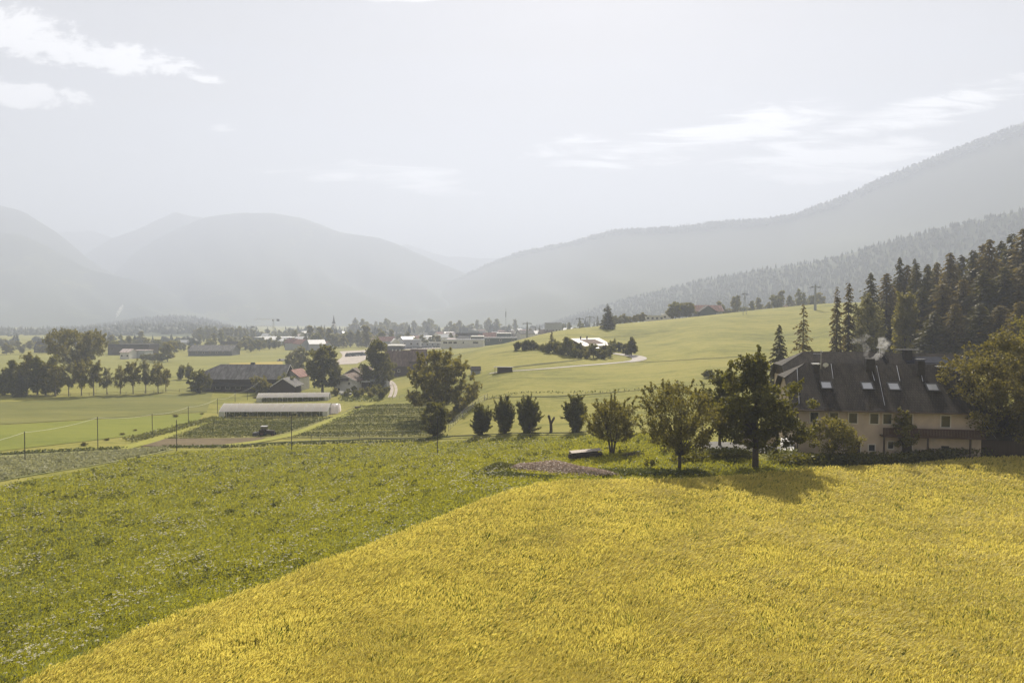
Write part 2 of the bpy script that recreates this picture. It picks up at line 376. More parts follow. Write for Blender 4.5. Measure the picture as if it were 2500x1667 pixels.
# the summer haze that fills the valley: one closed box of even, pale air
hz = MB(); hz.box(-13000, 13000, -400, 13500, -40, 1080)
m = bpy.data.materials.new("haze_air"); m.use_nodes = True; k = NT(m.node_tree)
pv = k.n('ShaderNodeVolumePrincipled'); pv.inputs['Color'].default_value = (0.60, 0.66, 0.815, 1); pv.inputs['Density'].default_value = 4.5e-4; pv.inputs['Anisotropy'].default_value = 0.18
o = k.n('ShaderNodeOutputMaterial'); k.link(pv.outputs[0], o.inputs['Volume'])
tag(hz.build("haze", m), kind='stuff')
# ================================================================ PLANTS
def quads_at(P, size, rng, aspect=1.6, up=0.0, axis=None, fold=0.0):
    """one leaf (a rhomb) per point: random facing, optionally lying flat (up) or along a given axis"""
    n = len(P); a = rng.normal(size=(n, 3))
    if axis is not None: a = axis + 0.35 * a
    a /= np.linalg.norm(a, axis=1)[:, None] + 1e-9
    b = rng.normal(size=(n, 3))
    if up: b[:, 2] *= (1 - up)
    b -= (b * a).sum(1)[:, None] * a; b /= np.linalg.norm(b, axis=1)[:, None] + 1e-9
    s = np.broadcast_to(np.asarray(size, float), (n,)) * rng.uniform(0.7, 1.3, n)
    L = a * (s * aspect * 0.5)[:, None]; W = b * (s * 0.5)[:, None]
    V = np.stack([P - L, P + W, P + L, P - W], 1).reshape(-1, 3)
    Q = np.arange(4 * n).reshape(n, 4)
    return V, Q
def stack(parts):
    vs, qs, off = [], [], 0
    for V, Q in parts:
        vs.append(V); qs.append(Q + off); off += len(V)
    return np.vstack(vs), np.vstack(qs)

BARK = plain("bark", (0.075, 0.060, 0.045), 0.95, 0.35, 6.0, bump=0.6)
BARK_PALE = plain("bark_pale", (0.22, 0.19, 0.15), 0.95, 0.4, 4.0, bump=0.5)
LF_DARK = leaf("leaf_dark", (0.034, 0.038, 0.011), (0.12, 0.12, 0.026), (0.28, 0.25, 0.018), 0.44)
LF_MID = leaf("leaf_mid", (0.054, 0.060, 0.016), (0.165, 0.162, 0.038), (0.34, 0.31, 0.03), 0.46)
LF_OLIVE = leaf("leaf_olive", (0.062, 0.062, 0.017), (0.18, 0.165, 0.042), (0.36, 0.30, 0.035), 0.47)
LF_LIGHT = leaf("leaf_light", (0.075, 0.078, 0.020), (0.20, 0.18, 0.042), (0.36, 0.30, 0.035), 0.46)
LF_RUST = leaf("leaf_rust", (0.060, 0.057, 0.018), (0.18, 0.158, 0.042), (0.33, 0.27, 0.035), 0.45)
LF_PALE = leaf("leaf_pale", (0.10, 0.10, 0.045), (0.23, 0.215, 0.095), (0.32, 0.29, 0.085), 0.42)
NEEDLE = leaf("needles", (0.028, 0.031, 0.013), (0.095, 0.090, 0.029), (0.20, 0.17, 0.025), 0.38)
NEEDLE_OLIVE = leaf("needles_olive", (0.055, 0.048, 0.018), (0.16, 0.13, 0.042), (0.30, 0.22, 0.04), 0.42)

def limb(mb, p, q, r0, r1, rng, segs=3, lift=0.0, n=5):
    p, q = np.array(p, float), np.array(q, float); L = np.linalg.norm(q - p); pts = [p]
    for i in range(1, segs + 1):
        t = i / segs; c = p + (q - p) * t; c[2] += lift * L * math.sin(math.pi * t)
        if i < segs: c += rng.normal(size=3) * L * 0.035
        pts.append(c)
    mb.pipe(pts, [r0 + (r1 - r0) * i / segs for i in range(segs + 1)], n)
    return pts
def crown_tree(name, H, cb, prof, seed, clumps=70, per=90, lsize=0.25, csize=0.9, trunk=0.25, fork=0.3, stems=1, shoots=0, shoot_len=1.0,
               inner=0.5, mat=None, bark=None, steep=0.8, wob=0.25, flat=0.75, droop=0.0):
    """a broadleaf tree: PROF lists (share of the crown's height, radius); returns trunk and crown meshes"""
    rng = np.random.default_rng(seed); T = np.array([p[0] for p in prof]); Rr = np.array([p[1] for p in prof])
    ph = rng.uniform(0, 6.28, 6); am = rng.uniform(0.3, 1.0, 6)
    def rad(t, f): return np.interp(t, T, Rr) * (1 + wob * (am[0] * math.sin(2 * f + ph[0] + 3 * t) + am[1] * math.sin(3 * f + ph[1] - 5 * t) + am[2] * math.sin(5 * f + ph[2] + 9 * t)) / 1.6)
    mbs = [MB() for _ in range(stems)]; base = cb * H; zc = lambda t: base + t * (H - base)
    roots = [(0.0, 0.0)] if stems == 1 else [(trunk * 1.6 * math.cos(2 * math.pi * i / stems + ph[3]), trunk * 1.6 * math.sin(2 * math.pi * i / stems + ph[3])) for i in range(stems)]
    axes = []
    for mb, (rx, ry) in zip(mbs, roots):
        lean = 0.0 if stems == 1 else 1.0
        tops = np.array((rx * (1 + 3 * lean) + rng.normal() * 0.02 * H, ry * (1 + 3 * lean) + rng.normal() * 0.02 * H, fork * H + 0.55 * (H - fork * H)))
        mid = np.array((rx * (1 + lean), ry * (1 + lean), fork * H)); foot_ = np.array((rx, ry, -0.3))
        mb.pipe([foot_, (rx, ry, 0.25), mid], [trunk * 1.5, trunk * 1.1, trunk * .85], 8)
        limb(mb, mid, tops, trunk * 0.8, trunk * 0.2, rng, 4, 0.0, 6); axes.append((mid, tops))
    C = []
    wts = np.interp(np.linspace(0, 1, 50), T, Rr) ** 1.5 + 0.05; wts /= wts.sum()
    for i in range(clumps):
        t = float(np.clip(rng.choice(np.linspace(0, 1, 50), p=wts) + rng.uniform(-0.02, 0.02), 0, 1)); f = rng.uniform(0, 2 * math.pi)
        rho = max(0.0, rad(t, f) - csize * 0.55) * (rng.uniform() ** inner)
        c = np.array((rho * math.cos(f), rho * math.sin(f), zc(t) - (csize * 0.5 if t > .9 else 0)))
        C.append(c); mid, tops = axes[i % len(axes)]; mb = mbs[i % len(axes)]
        z0 = np.clip(c[2] - rho * steep - rng.uniform(0, .1) * H, fork * H, tops[2]); s = (z0 - mid[2]) / max(tops[2] - mid[2], 1e-6)
        p = mid + (tops - mid) * s; r0 = trunk * (0.5 - 0.3 * s) * min(1.0, 0.35 + 8.0 / clumps + 0.4 * (i < 9))
        limb(mb, p, c, max(r0 * 0.55, 0.012), 0.01, rng, 3, 0.05, 4)
    C = np.array(C); parts = []
    for c in C:
        m = max(6, int(per * rng.uniform(0.6, 1.4))); cs = csize * rng.uniform(0.65, 1.3)
        d = rng.normal(size=(m, 3)); d /= np.linalg.norm(d, axis=1)[:, None]; d *= (rng.uniform(0, 1, m) ** 0.45)[:, None] * cs; d[:, 2] *= flat
        if droop: d[:, 2] -= droop * cs * rng.uniform(0, 1, m) ** 2 * 2
        parts.append(quads_at(c + d, lsize, rng))
    for i in range(shoots):
        c = C[rng.integers(len(C))]; out = np.array((c[0], c[1], 0.0)); out /= np.linalg.norm(out) + 0.3
        d = out * rng.uniform(0.2, 1.0) + np.array((0, 0, rng.uniform(0.5, 1.4))) + rng.normal(size=3) * 0.25; d /= np.linalg.norm(d)
        L = shoot_len * rng.uniform(0.5, 1.3); p = c + d * csize * 0.5; q = p + d * L
        mb.tube(p, q, 0.012, 0.004, 3); m = max(6, int(9 * L / max(lsize, 0.12)))
        P = p + (q - p) * rng.uniform(0.1, 1.05, m)[:, None] + rng.normal(size=(m, 3)) * lsize * 0.45
        parts.append(quads_at(P, lsize * 0.9, rng))
    V, Q = stack(parts)
    me = mesh_from(name + "_crown", V, quads=Q, mats=[mat or LF_MID])
    return [mesh_from(name + "_trunk", b_.v, faces=b_.f, mats=[bark or BARK], smooth=True) for b_ in mbs], me
def conifer(name, H, R, seed, mat=None, whorls=None, cb=0.04, power=0.85, droop=0.35, per=9, lsize=0.42, ragged=0.2, trunk=None, sparse=0.0, tip=0.04, flatq=0.5):
    """a spruce: whorls of drooping boughs on a straight stem, thinner towards the top"""
    rng = np.random.default_rng(seed); mb = MB(); trunk = trunk or H * 0.011
    mb.tube((0, 0, -0.3), (0, 0, H * 0.6), trunk, trunk * 0.55, 7); mb.tube((0, 0, H * 0.6), (0, 0, H * 0.995), trunk * 0.55, 0.02, 5)
    whorls = whorls or int(H * 1.9); parts = []
    for i in range(whorls):
        t0 = i / whorls; side = rng.uniform(0, 6.28)
        for b in range(rng.integers(5, 9)):
            if rng.uniform() < sparse: continue
            t = min(max(t0 + rng.uniform(-.9, .9) / whorls, 0), .995); z = H * (cb + (1 - cb) * t)
            f = side + b * 2 * math.pi / 7 + rng.normal() * 0.25
            L = (R * max(1 - t, 0) ** power + tip * R) * (1 + ragged * rng.normal() * 0.8); L = max(L, 0.15)
            d = np.array((math.cos(f), math.sin(f), 0.0)); m = max(3, int(per * (0.35 + L / R)))
            s = rng.uniform(0.08, 1.0, m) ** 0.8
            P = d * (L * s)[:, None]; P[:, 2] += z + 0.15 * L * np.sin(math.pi * s * 0.6) - droop * L * s ** 1.5
            P += rng.normal(size=(m, 3)) * np.array((0.10, 0.10, 0.06)) * (0.4 + L * 0.25)
            ax = np.tile(d + np.array((0, 0, -droop * 0.9)), (m, 1))
            parts.append(quads_at(P, lsize * (0.5 + 0.5 * (1 - t)), rng, 2.2, flatq, ax))
            if L > 0.8: mb.tube((0, 0, z), d * L * 0.85 + np.array((0, 0, z - droop * L * 0.7)), trunk * 0.16, 0.01, 3)
    V, Q = stack(parts)
    return [mesh_from(name + "_trunk", mb.v, faces=mb.f, mats=[BARK])], mesh_from(name + "_crown", V, quads=Q, mats=[mat or NEEDLE])
def plant_tree(kind, meshes, p, label, cat="tree", rz=0.0, scale=1.0, group=None, parts=("trunk", "crown")):
    t = thing(kind, label, cat, p, rz, group); t.scale = scale if hasattr(scale, "__len__") else (scale,) * 3
    for m_ in meshes[0]: link(parts[0] if len(meshes[0]) == 1 else "stem", m_, t)
    link(parts[1], meshes[1], t); return t

# ---- meshes of the kinds that repeat
ROUND = [(0, .45), (.15, .85), (.4, 1.0), (.65, .92), (.85, .62), (1, .18)]
def scaled_prof(p, r): return [(a, b * r) for a, b in p]
BIRCH = [crown_tree(f"birch_{i}", 11.0, .26, scaled_prof([(0, .55), (.2, .95), (.45, 1), (.7, .75), (.9, .4), (1, .12)], 2.9), 100 + i, 50, 42, .32, .72, .16, .5, mat=m_, bark=BARK_PALE, droop=.55, steep=1.3, wob=.3, shoots=25) for i, m_ in enumerate((LF_OLIVE, LF_PALE, LF_OLIVE))]
FAR_ROUND = [crown_tree(f"far_round_{i}", 10.0, .12, scaled_prof(ROUND, 3.6), 120 + i, 34, 34, .75, 1.25, .2, .25, mat=m_, wob=.35) for i, m_ in enumerate((LF_MID, LF_OLIVE, LF_OLIVE, LF_PALE))]  # the pale leaf material puts some distance haze into the crown colour
FAR_TALL = [crown_tree(f"far_tall_{i}", 14.0, .10, scaled_prof([(0, .5), (.25, .9), (.55, 1), (.8, .7), (1, .15)], 2.6), 130 + i, 34, 34, .8, 1.2, .2, .25, mat=m_, wob=.35) for i, m_ in enumerate((LF_MID, LF_PALE, LF_OLIVE))]  # pale leaves mixed in here too, as haze painted into the colour
SPRUCE = [conifer(f"spruce_{i}", 26.0, r_, 140 + i, m_, per=9, lsize=.55, ragged=.3, droop=.75, tip=.07, flatq=0.0, whorls=64, power=pw) for i, (r_, m_, pw) in enumerate(((4.2, NEEDLE, .72), (3.7, NEEDLE_OLIVE, .66), (4.6, NEEDLE_OLIVE, .8), (3.9, NEEDLE, .7)))]
FAR_SPRUCE = [conifer(f"far_spruce_{i}", 16.0, 3.0, 150 + i, NEEDLE, whorls=16, per=5, lsize=.95, ragged=.25) for i in range(2)]
BUSH = [crown_tree(f"bush_{i}", 2.6, .03, scaled_prof(ROUND, 1.5), 160 + i, 24, 55, .24, .55, .05, .06, shoots=14, shoot_len=.7, mat=m_, wob=.3) for i, m_ in enumerate((LF_MID, LF_DARK, LF_LIGHT))]

# ================================================================ STANDS OF TREES THAT READ AS ONE MASS
def simple_wood(name, P, hs, rng, mat, broad=0.15, squat=0.2):
    """a far-off wood: every tree two or three ragged tiers of boughs, or a lumpy crown"""
    vs, ts, off = [], [], 0
    for p, h in zip(P, hs):
        r = h * squat * rng.uniform(0.75, 1.25)
        if rng.uniform() < broad:
            n = 6; zs = (0.05, .3, .6, .88); rs = (.5, 1.05, .95, .5); r *= 1.5; h *= 0.72; cap = 1.0
        else:
            n = 5; zs = (0.08, .32, .33, .62, .63); rs = (1.0, .6, .8, .35, .5); cap = 1.05
        th = np.arange(n) * 2 * math.pi / n + rng.uniform(0, 6)
        rings = []
        for z, q in zip(zs, rs):
            rr = r * q * rng.uniform(0.65, 1.3, n); rings.append(np.stack([p[0] + rr * np.cos(th), p[1] + rr * np.sin(th), p[2] + h * (z + rng.uniform(-.04, .04, n))], 1))
        V = np.vstack(rings + [np.array([[p[0] + rng.normal() * r * .1, p[1], p[2] + h * cap]])]); m = len(zs)
        for i in range(m - 1):
            for j in range(n):
                a, b = i * n + j, i * n + (j + 1) % n; ts += [(off + a, off + b, off + b + n), (off + a, off + b + n, off + a + n)]
        for j in range(n): ts.append((off + (m - 1) * n + j, off + (m - 1) * n + (j + 1) % n, off + m * n))
        vs.append(V); off += len(V)
    me = mesh_from(name, np.vstack(vs), tris=np.array(ts), mats=[mat]); return tag(link(name, me), kind='stuff')
WOOD = leaf("far_wood", (0.030, 0.039, 0.018), (0.045, 0.053, 0.024), (0.05, 0.06, 0.02), 0.45, patch=0.02)
def on_flank(V, rng, n, s0, s1, u0=0.0, u1=1.0, bias=1.0):
    rows, cols = V.shape[:2]; s = (s0 + (s1 - s0) * rng.uniform(0, 1, n) ** bias) * 39; u = rng.uniform(u0, u1, n) * (cols - 1.001)
    i, j = np.minimum(s.astype(int), rows - 2), u.astype(int); fs, fu = (s - i)[:, None], (u - j)[:, None]
    return (V[i, j] * (1 - fu) + V[i, j+1] * fu) * (1 - fs) + (V[i+1, j] * (1 - fu) + V[i+1, j+1] * fu) * fs
rg = np.random.default_rng(31)
def far_line(px0, px1, Y0, Y1, n, hs, broad=.6, squat=.3):
    px = rg.uniform(px0, px1, n); Y = rg.uniform(Y0, Y1, n); X = (px - CPX) / FPX * Y; Pn = np.stack([X, Y, ground(X, Y)], 1); keep = wavy_px(px, Y) ; Pn = Pn[keep]
    simple_wood("far_tree_line", Pn, rg.uniform(hs[0], hs[1], len(Pn)), rg, WOOD, broad, squat)
def wavy_px(px, Y): return np.sin(px * .021 + Y * .013) + np.sin(px * .057 - Y * .007) + rg.uniform(-1, 1, len(px)) > -.35
P = on_flank(V6, rg, 11000, .25, 1.02); simple_wood("forest", P, rg.uniform(9, 14, len(P)), rg, WOOD, 0.2, .2)
P = on_flank(V5, rg, 3600, .955, 1.01, 0, .8); simple_wood("forest", P, rg.uniform(7, 14, len(P)), rg, WOOD, 0.35, .3)
P = np.vstack([on_flank(V7, rg, 900, .93, 1.02), on_flank(V7, rg, 2200, .1, .97)]); simple_wood("forest", P, rg.uniform(12, 20, len(P)), rg, WOOD, 0.4, .3)
far_line(-60, 480, 700, 900, 90, (8, 14)); far_line(-120, 620, 1150, 1850, 420, (9, 16)); far_line(480, 1000, 1000, 1500, 190, (11, 19), .5)
far_line(1000, 1340, 1000, 1250, 60, (13, 22), .4); far_line(1380, 1560, 850, 1000, 40, (13, 20), .3); far_line(780, 1000, 900, 1080, 40, (14, 22), .3)
P = on_flank(V8, rg, 1500, .5, 1.01); simple_wood("forest", P, rg.uniform(9, 16, len(P)), rg, WOOD, 0.3, .28)
# ================================================================ FIELDS, PATHS, CROPS
def patch_px(name, corners, mat, nu=30, nv=12, dz=0.06, wob=0.0, seed=0):
    """a field laid on the land between four spots of ground (given where the photograph shows them)"""
    c = [spot(*q)[:2] for q in corners]; rng = np.random.default_rng(seed)
    u = np.linspace(0, 1, nu)[None, :, None]; v = np.linspace(0, 1, nv)[:, None, None]
    g = (1 - v) * ((1 - u) * c[0] + u * c[1]) + v * ((1 - u) * c[3] + u * c[2])
    x, y = g[..., 0], g[..., 1]
    if wob:
        ew = np.ones_like(x); x = x + rng.normal(size=x.shape) * wob; y = y + rng.normal(size=y.shape) * wob
    V = np.stack([x, y, ground(x, y) + dz], -1).reshape(-1, 3); idx = np.arange(nu * nv).reshape(nv, nu)
    q = np.stack([idx[:-1, :-1], idx[:-1, 1:], idx[1:, 1:], idx[1:, :-1]], -1).reshape(-1, 4)
    return tag(link(name, mesh_from(name, V, quads=q, mats=[mat], smooth=True)), kind='structure')
def poly_at(pts_px, lift=0.0):
    return np.array([spot(*p, lift=lift)[:2] for p in pts_px])
def dense(line, step=2.0):
    out = [line[0]]
    for a, b in zip(line[:-1], line[1:]):
        n = max(1, int(np.linalg.norm(b - a) / step)); out += [a + (b - a) * i / n for i in range(1, n + 1)]
    return np.array(out)
def smooth_line(line, it=2):
    L = np.array(line, float)
    for _ in range(it):
        a, b = L[:-1], L[1:]; L = np.vstack([L[:1], np.stack([.75 * a + .25 * b, .25 * a + .75 * b], 1).reshape(-1, 2), L[-1:]])
    return L
def ribbon(name, line, width, mat, dz=0.08, kind='structure', across=3):
    L = dense(smooth_line(line), 1.5); d = np.gradient(L, axis=0); d /= np.linalg.norm(d, axis=1)[:, None]; nr = np.stack([-d[:, 1], d[:, 0]], 1)
    wv = np.interp(np.linspace(0, 1, len(L)), np.linspace(0, 1, len(width)), width) if hasattr(width, "__len__") else np.full(len(L), width)
    rows = [L + nr * (wv * s)[:, None] for s in np.linspace(-.5, .5, across)]
    V = np.stack(rows, 1); x, y = V[..., 0], V[..., 1]; W = np.stack([x, y, ground(x, y) + dz], -1); n = len(L)
    idx = np.arange(n * across).reshape(n, across); q = np.stack([idx[:-1, :-1], idx[:-1, 1:], idx[1:, 1:], idx[1:, :-1]], -1).reshape(-1, 4)
    return tag(link(name, mesh_from(name, W.reshape(-1, 3), quads=q[:, ::-1], mats=[mat], smooth=True)), kind=kind)

F_LIME = grassy("field_lime", [(0.40, (0.11, 0.13, 0.016)), (0.60, (0.17, 0.182, 0.026))], scales=(.03, .3, 1.5), stretch=(.3, 1, 1))
F_OLIVE = grassy("field_olive", [(0.38, (0.085, 0.094, 0.020)), (0.62, (0.168, 0.163, 0.04))], scales=(.03, .12, .8), stretch=(.25, 1, 1))
F_PALE = grassy("field_pale", [(0.40, (0.13, 0.134, 0.03)), (0.62, (0.212, 0.204, 0.05))], scales=(.01, .08, .5), stretch=(.3, 1, 1))
F_GOLD = grassy("field_gold", [(0.40, (0.26, 0.21, 0.045)), (0.62, (0.36, 0.28, 0.06))], scales=(.01, .08, .5))
F_LEAFY = grassy("field_leafy", [(0.40, (0.10, 0.115, 0.035)), (0.60, (0.21, 0.21, 0.085))], scales=(.05, .6, 2.5))
SOIL = grassy("bare_soil", [(0.40, (0.075, 0.055, 0.032)), (0.62, (0.15, 0.115, 0.065))], scales=(.1, .8, 3.0))
F_BED = grassy("bed_soil", [(0.40, (0.10, 0.10, 0.026)), (0.62, (0.19, 0.175, 0.05))], scales=(.1, .5, 2.0), stretch=(.3, 1, 1))
F_PATH = grassy("mown_path", [(0.40, (0.17, 0.185, 0.028)), (0.62, (0.26, 0.25, 0.05))], scales=(.1, .5, 2.0))
GRAVEL = grassy("gravel", [(0.38, (0.27, 0.235, 0.205)), (0.62, (0.43, 0.38, 0.34))], scales=(.1, 1.0, 6.0), bump=.3, bscale=6)
DITCH_SHADE = grassy("ditch_shade_turf", [(0.40, (0.018, 0.022, 0.007)), (0.62, (0.05, 0.055, 0.016))], scales=(.2, .8, 3.0))  # dark field-edge strip: its shadow is put into the turf colour
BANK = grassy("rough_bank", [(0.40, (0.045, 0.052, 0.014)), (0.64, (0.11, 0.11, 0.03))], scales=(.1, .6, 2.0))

patch_px("field", [(-60,1042),(500,1008),(470,1042),(-60,1108)], F_LIME, 50, 16, .10)
patch_px("field", [(-60,985),(520,958),(505,1006),(-60,1040)], F_OLIVE, 50, 16, .10)
patch_px("field", [(235,930),(480,926),(480,958),(235,966)], F_PALE, 30, 10, .10)
patch_px("field", [(-60,868),(560,868),(560,922),(-60,930)], F_PALE, 50, 16, .10)
patch_px("field", [(470,872),(735,856),(700,894),(470,915)], F_PALE, 30, 12, .16)
patch_px("field", [(560,887),(690,883),(690,892),(560,896)], F_GOLD, 20, 6, .30)
patch_px("field", [(-60,1116),(395,1090),(425,1098),(-60,1190)], F_LEAFY, 50, 18, .10)
patch_px("soil_strip", [(372,1072),(650,1068),(612,1086),(318,1090)], SOIL, 40, 8, .14)
patch_px("vegetable_field", [(520,1016),(845,1016),(690,1070),(390,1074)], F_BED, 40, 14, .10)
patch_px("vegetable_field", [(870,990),(1048,985),(1085,1060),(690,1072)], F_BED, 40, 18, .10)
ribbon("grass_path", poly_at([(905,985),(860,1006),(800,1030),(735,1056),(640,1078),(540,1090)]), 4.2, F_PATH, .16)
ribbon("grass_path", poly_at([(545,1016),(480,1040),(420,1060),(360,1080),(290,1098)]), 3.6, F_PATH, .16)
ribbon("ditch_shade", poly_at([(-60,1112),(150,1103),(300,1095)]), [1.2, 1.6, .8], DITCH_SHADE, .16)
ribbon("ditch_shade", poly_at([(400,1092),(600,1084),(800,1077),(950,1070),(1100,1067)]), [.8, 1.5, 1.5, 1.8], DITCH_SHADE, .16)
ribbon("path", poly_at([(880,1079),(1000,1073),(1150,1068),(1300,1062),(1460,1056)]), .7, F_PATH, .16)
ribbon("ditch_shade", poly_at([(1090,1066),(1200,1062),(1320,1058),(1440,1053)]), .7, DITCH_SHADE, .12)
ribbon("track", poly_at([(947,930),(953,936),(957,945),(957,958),(951,970)]), 1.3, GRAVEL, .1)
ribbon("track", poly_at([(954,930),(962,936),(967,946),(967,958),(962,970)]), 1.1, GRAVEL, .1)
ROAD = grassy("pale_road", [(0.38, (0.30, 0.275, 0.255)), (0.62, (0.43, 0.40, 0.375))], scales=(.05, .6, 4.0), bump=.2, bscale=6)
ribbon("road", poly_at([(1195,912),(1260,906),(1340,900),(1430,892),(1500,886),(1545,882)]), [1.2, 1.7, 2.2, 2.8], ROAD, .1)
ribbon("road", poly_at([(1530,884),(1560,880),(1562,874),(1545,869),(1515,865),(1480,861)]), [4.0, 6, 5, 4, 3.5], ROAD, .14)
ribbon("gravel_lot", poly_at([(835,890),(862,878),(878,866),(868,856)]), [18, 21, 24, 26], GRAVEL, .12, across=7)
ribbon("gravel_lot", poly_at([(930,856),(1000,852),(1080,851)]), 40, GRAVEL, .2, across=7)
ribbon("driveway", np.array([spot(1700,1088)[:2], spot(1780,1090)[:2], spot(1850,1096)[:2], spot(1935,1104)[:2]]), [5, 6, 6, 5], plain("drive_asphalt", (.13, .125, .12), .9, .15, .7), .1, across=7)
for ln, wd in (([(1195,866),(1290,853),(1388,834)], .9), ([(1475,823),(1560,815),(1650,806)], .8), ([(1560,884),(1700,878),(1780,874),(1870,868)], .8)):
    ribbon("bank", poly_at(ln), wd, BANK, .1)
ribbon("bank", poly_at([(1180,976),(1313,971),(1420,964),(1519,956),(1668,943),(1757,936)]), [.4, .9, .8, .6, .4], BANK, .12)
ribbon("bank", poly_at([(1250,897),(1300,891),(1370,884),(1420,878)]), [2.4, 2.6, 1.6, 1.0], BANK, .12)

# ---- outlines of the two near fields
EDGE = [(48,1667),(150,1618),(250,1574),(353,1529),(470,1489),(595,1446),(715,1400),(837,1353),(930,1316),(1023,1278),(1130,1236),(1250,1195),(1345,1173),(1488,1170),(1600,1172),(1700,1167),(1800,1160),(1966,1143),(2126,1135),(2300,1124),(2500,1112)]
edge = smooth_line(poly_at(EDGE, .72), 2)
d0 = edge[0] - edge[6]; d0 /= np.linalg.norm(d0); d1 = edge[-1] - edge[-6]; d1 /= np.linalg.norm(d1)
WHEAT = np.vstack([edge[0] + d0 * 30, edge, edge[-1] + d1 * 70, [[150, 30], [60, 6], [-10, 6]]])
med = poly_at([(-120,1196),(0,1188),(200,1150),(330,1118),(440,1103),(600,1096),(800,1086),(1000,1080),(1200,1072),(1330,1066),(1460,1060),(1640,1058)])
MEADOW = np.vstack([med, [spot(1700,1092)[:2]], [spot(1760,1118)[:2]], [spot(1900,1128)[:2]], [spot(1960,1142)[:2]], edge[::-1][14:], edge[0] + d0 * 30, [[-75, 20]]])
def inside(P, poly):
    x, y = P[:, 0], P[:, 1]; r = np.zeros(len(P), bool); n = len(poly)
    for i in range(n):
        (x1, y1), (x2, y2) = poly[i], poly[i-1]
        c = ((y1 > y) != (y2 > y)) & (x < (x2 - x1) * (y - y1) / (y2 - y1 + 1e-12) + x1); r ^= c
    return r
def wavy(P, scale, seed):
    """smooth random relief over the land, about -1..1"""
    rng = np.random.default_rng(seed); out = np.zeros(len(P))
    for i in range(14):
        a = rng.uniform(0, 6.28); f = rng.uniform(.5, 2.2) / scale
        out += np.sin(P[:, 0] * f * math.cos(a) * 6.28 + P[:, 1] * f * math.sin(a) * 6.28 + rng.uniform(0, 6.28))
    return out / 4.5
def scatter(n, poly, r0, r1, power, rng, th=0.86):
    """points thinned out with distance from the near edge of the field"""
    u = rng.uniform(0, 1, n); e = 2 - power; r = (r0 ** e + u * (r1 ** e - r0 ** e)) ** (1 / e); t = rng.uniform(-th, th, n)
    P = np.stack([r * np.sin(t), r * np.cos(t)], 1); ok = inside(P, poly); return P[ok], r[ok]

# ---- ripening barley, leaning with the wind
def barley():
    rng = np.random.default_rng(5); P, r = scatter(1150000, WHEAT, 24, 118, 1.45, rng)
    low = wavy(P, 26, 1); fine = wavy(P, 5.5, 2); gap = .7 * wavy(P, 1.9, 3) + .6 * wavy(P, .62, 9)
    keep = rng.uniform(0, 1, len(P)) < np.clip(1.0 - 0.95 * np.clip(gap + 0.5 * fine - 0.55, 0, 1), .12, 1); P, r, low, fine, gap = P[keep], r[keep], low[keep], fine[keep], gap[keep]
    ta, tb = spot(1250, 1350)[:2], spot(1611, 1254)[:2]; td = (tb - ta) / np.linalg.norm(tb - ta)      # sprayer tramlines
    off = (P - ta) @ np.array((-td[1], td[0])); tram = (np.abs(np.abs(off) - .9) < .16) & (rng.uniform(0, 1, len(P)) < .55) & (P[:, 1] > 44)
    P, r, low, fine, gap = P[~tram], r[~tram], low[~tram], fine[~tram], gap[~tram]
    n = len(P); h = (0.82 + 0.07 * low + 0.07 * fine + 0.05 * gap) * rng.uniform(.8, 1.15, n); z = ground(P[:, 0], P[:, 1])
    wd = (0.007 + 0.00050 * r) * rng.uniform(.7, 1.3, n); la = 0.5 + 0.5 * wavy(P, 15, 4) + rng.normal(size=n) * .6
    lx, ly = np.cos(la), np.sin(la) * .5; lean = h * (0.22 + 0.10 * wavy(P, 9, 6) + rng.normal(size=n) * .10)
    fa = rng.uniform(0, math.pi, n); wx, wy = np.cos(fa) * wd, np.sin(fa) * wd
    pts = []
    for t, b, s in ((0.0, 0, .7), (.55, .25, 1.0), (.80, .62, .55), (.92, .9, .8), (1.0, 1.25, .7), (1.03, 1.7, .1)):
        cx, cy, cz = P[:, 0] + lx * lean * b, P[:, 1] + ly * lean * b, z + h * t
        pts.append(np.stack([cx - wx * s, cy - wy * s, cz], 1)); pts.append(np.stack([cx + wx * s, cy + wy * s, cz], 1))
    V = np.stack(pts, 1).reshape(-1, 3); b = np.arange(n)[:, None] * 12
    q = np.stack([b + np.array([2*i, 2*i+1, 2*i+3, 2*i+2]) for i in range(5)], 1).reshape(-1, 4)
    mi = np.tile(np.array([0, 0, 1, 1, 1]), n)
    STEM = leaf("barley_stem", (0.075, 0.110, 0.016), (0.25, 0.28, 0.042), (0.36, 0.39, 0.03), .5, patch=.12)
    EAR = leaf("barley_ear", (0.39, 0.34, 0.070), (0.70, 0.60, 0.165), (0.80, 0.67, 0.105), .58, patch=.10)
    tag(link("barley", mesh_from("barley", V, quads=q, mats=[STEM, EAR], midx=mi)), kind='stuff')
barley()
F_BARLEY = grassy("barley_floor", [(0.40, (0.08, 0.085, 0.014)), (0.62, (0.17, 0.15, 0.025))], scales=(.1, .6, 3.0))
def floor_of(name, poly, mat, step, dz, r1):
    """ground sheet inside an outline: cells whose centre lies in it"""
    x0, y0 = poly.min(0); x1, y1 = poly.max(0); y1 = min(y1, r1); xs = np.arange(x0, x1, step); ys = np.arange(y0, y1, step)
    X, Y = np.meshgrid(xs, ys); Z = ground(X, Y) + dz; V = np.stack([X, Y, Z], -1).reshape(-1, 3); idx = np.arange(X.size).reshape(X.shape)
    q = np.stack([idx[:-1, :-1], idx[:-1, 1:], idx[1:, 1:], idx[1:, :-1]], -1).reshape(-1, 4); c = V[q].mean(1)[:, :2]
    q = q[inside(c, poly)]; return tag(link(name, mesh_from(name, V, quads=q, mats=[mat], smooth=True)), kind='structure')
floor_of("barley_field", WHEAT, F_BARLEY, .8, .06, 130)

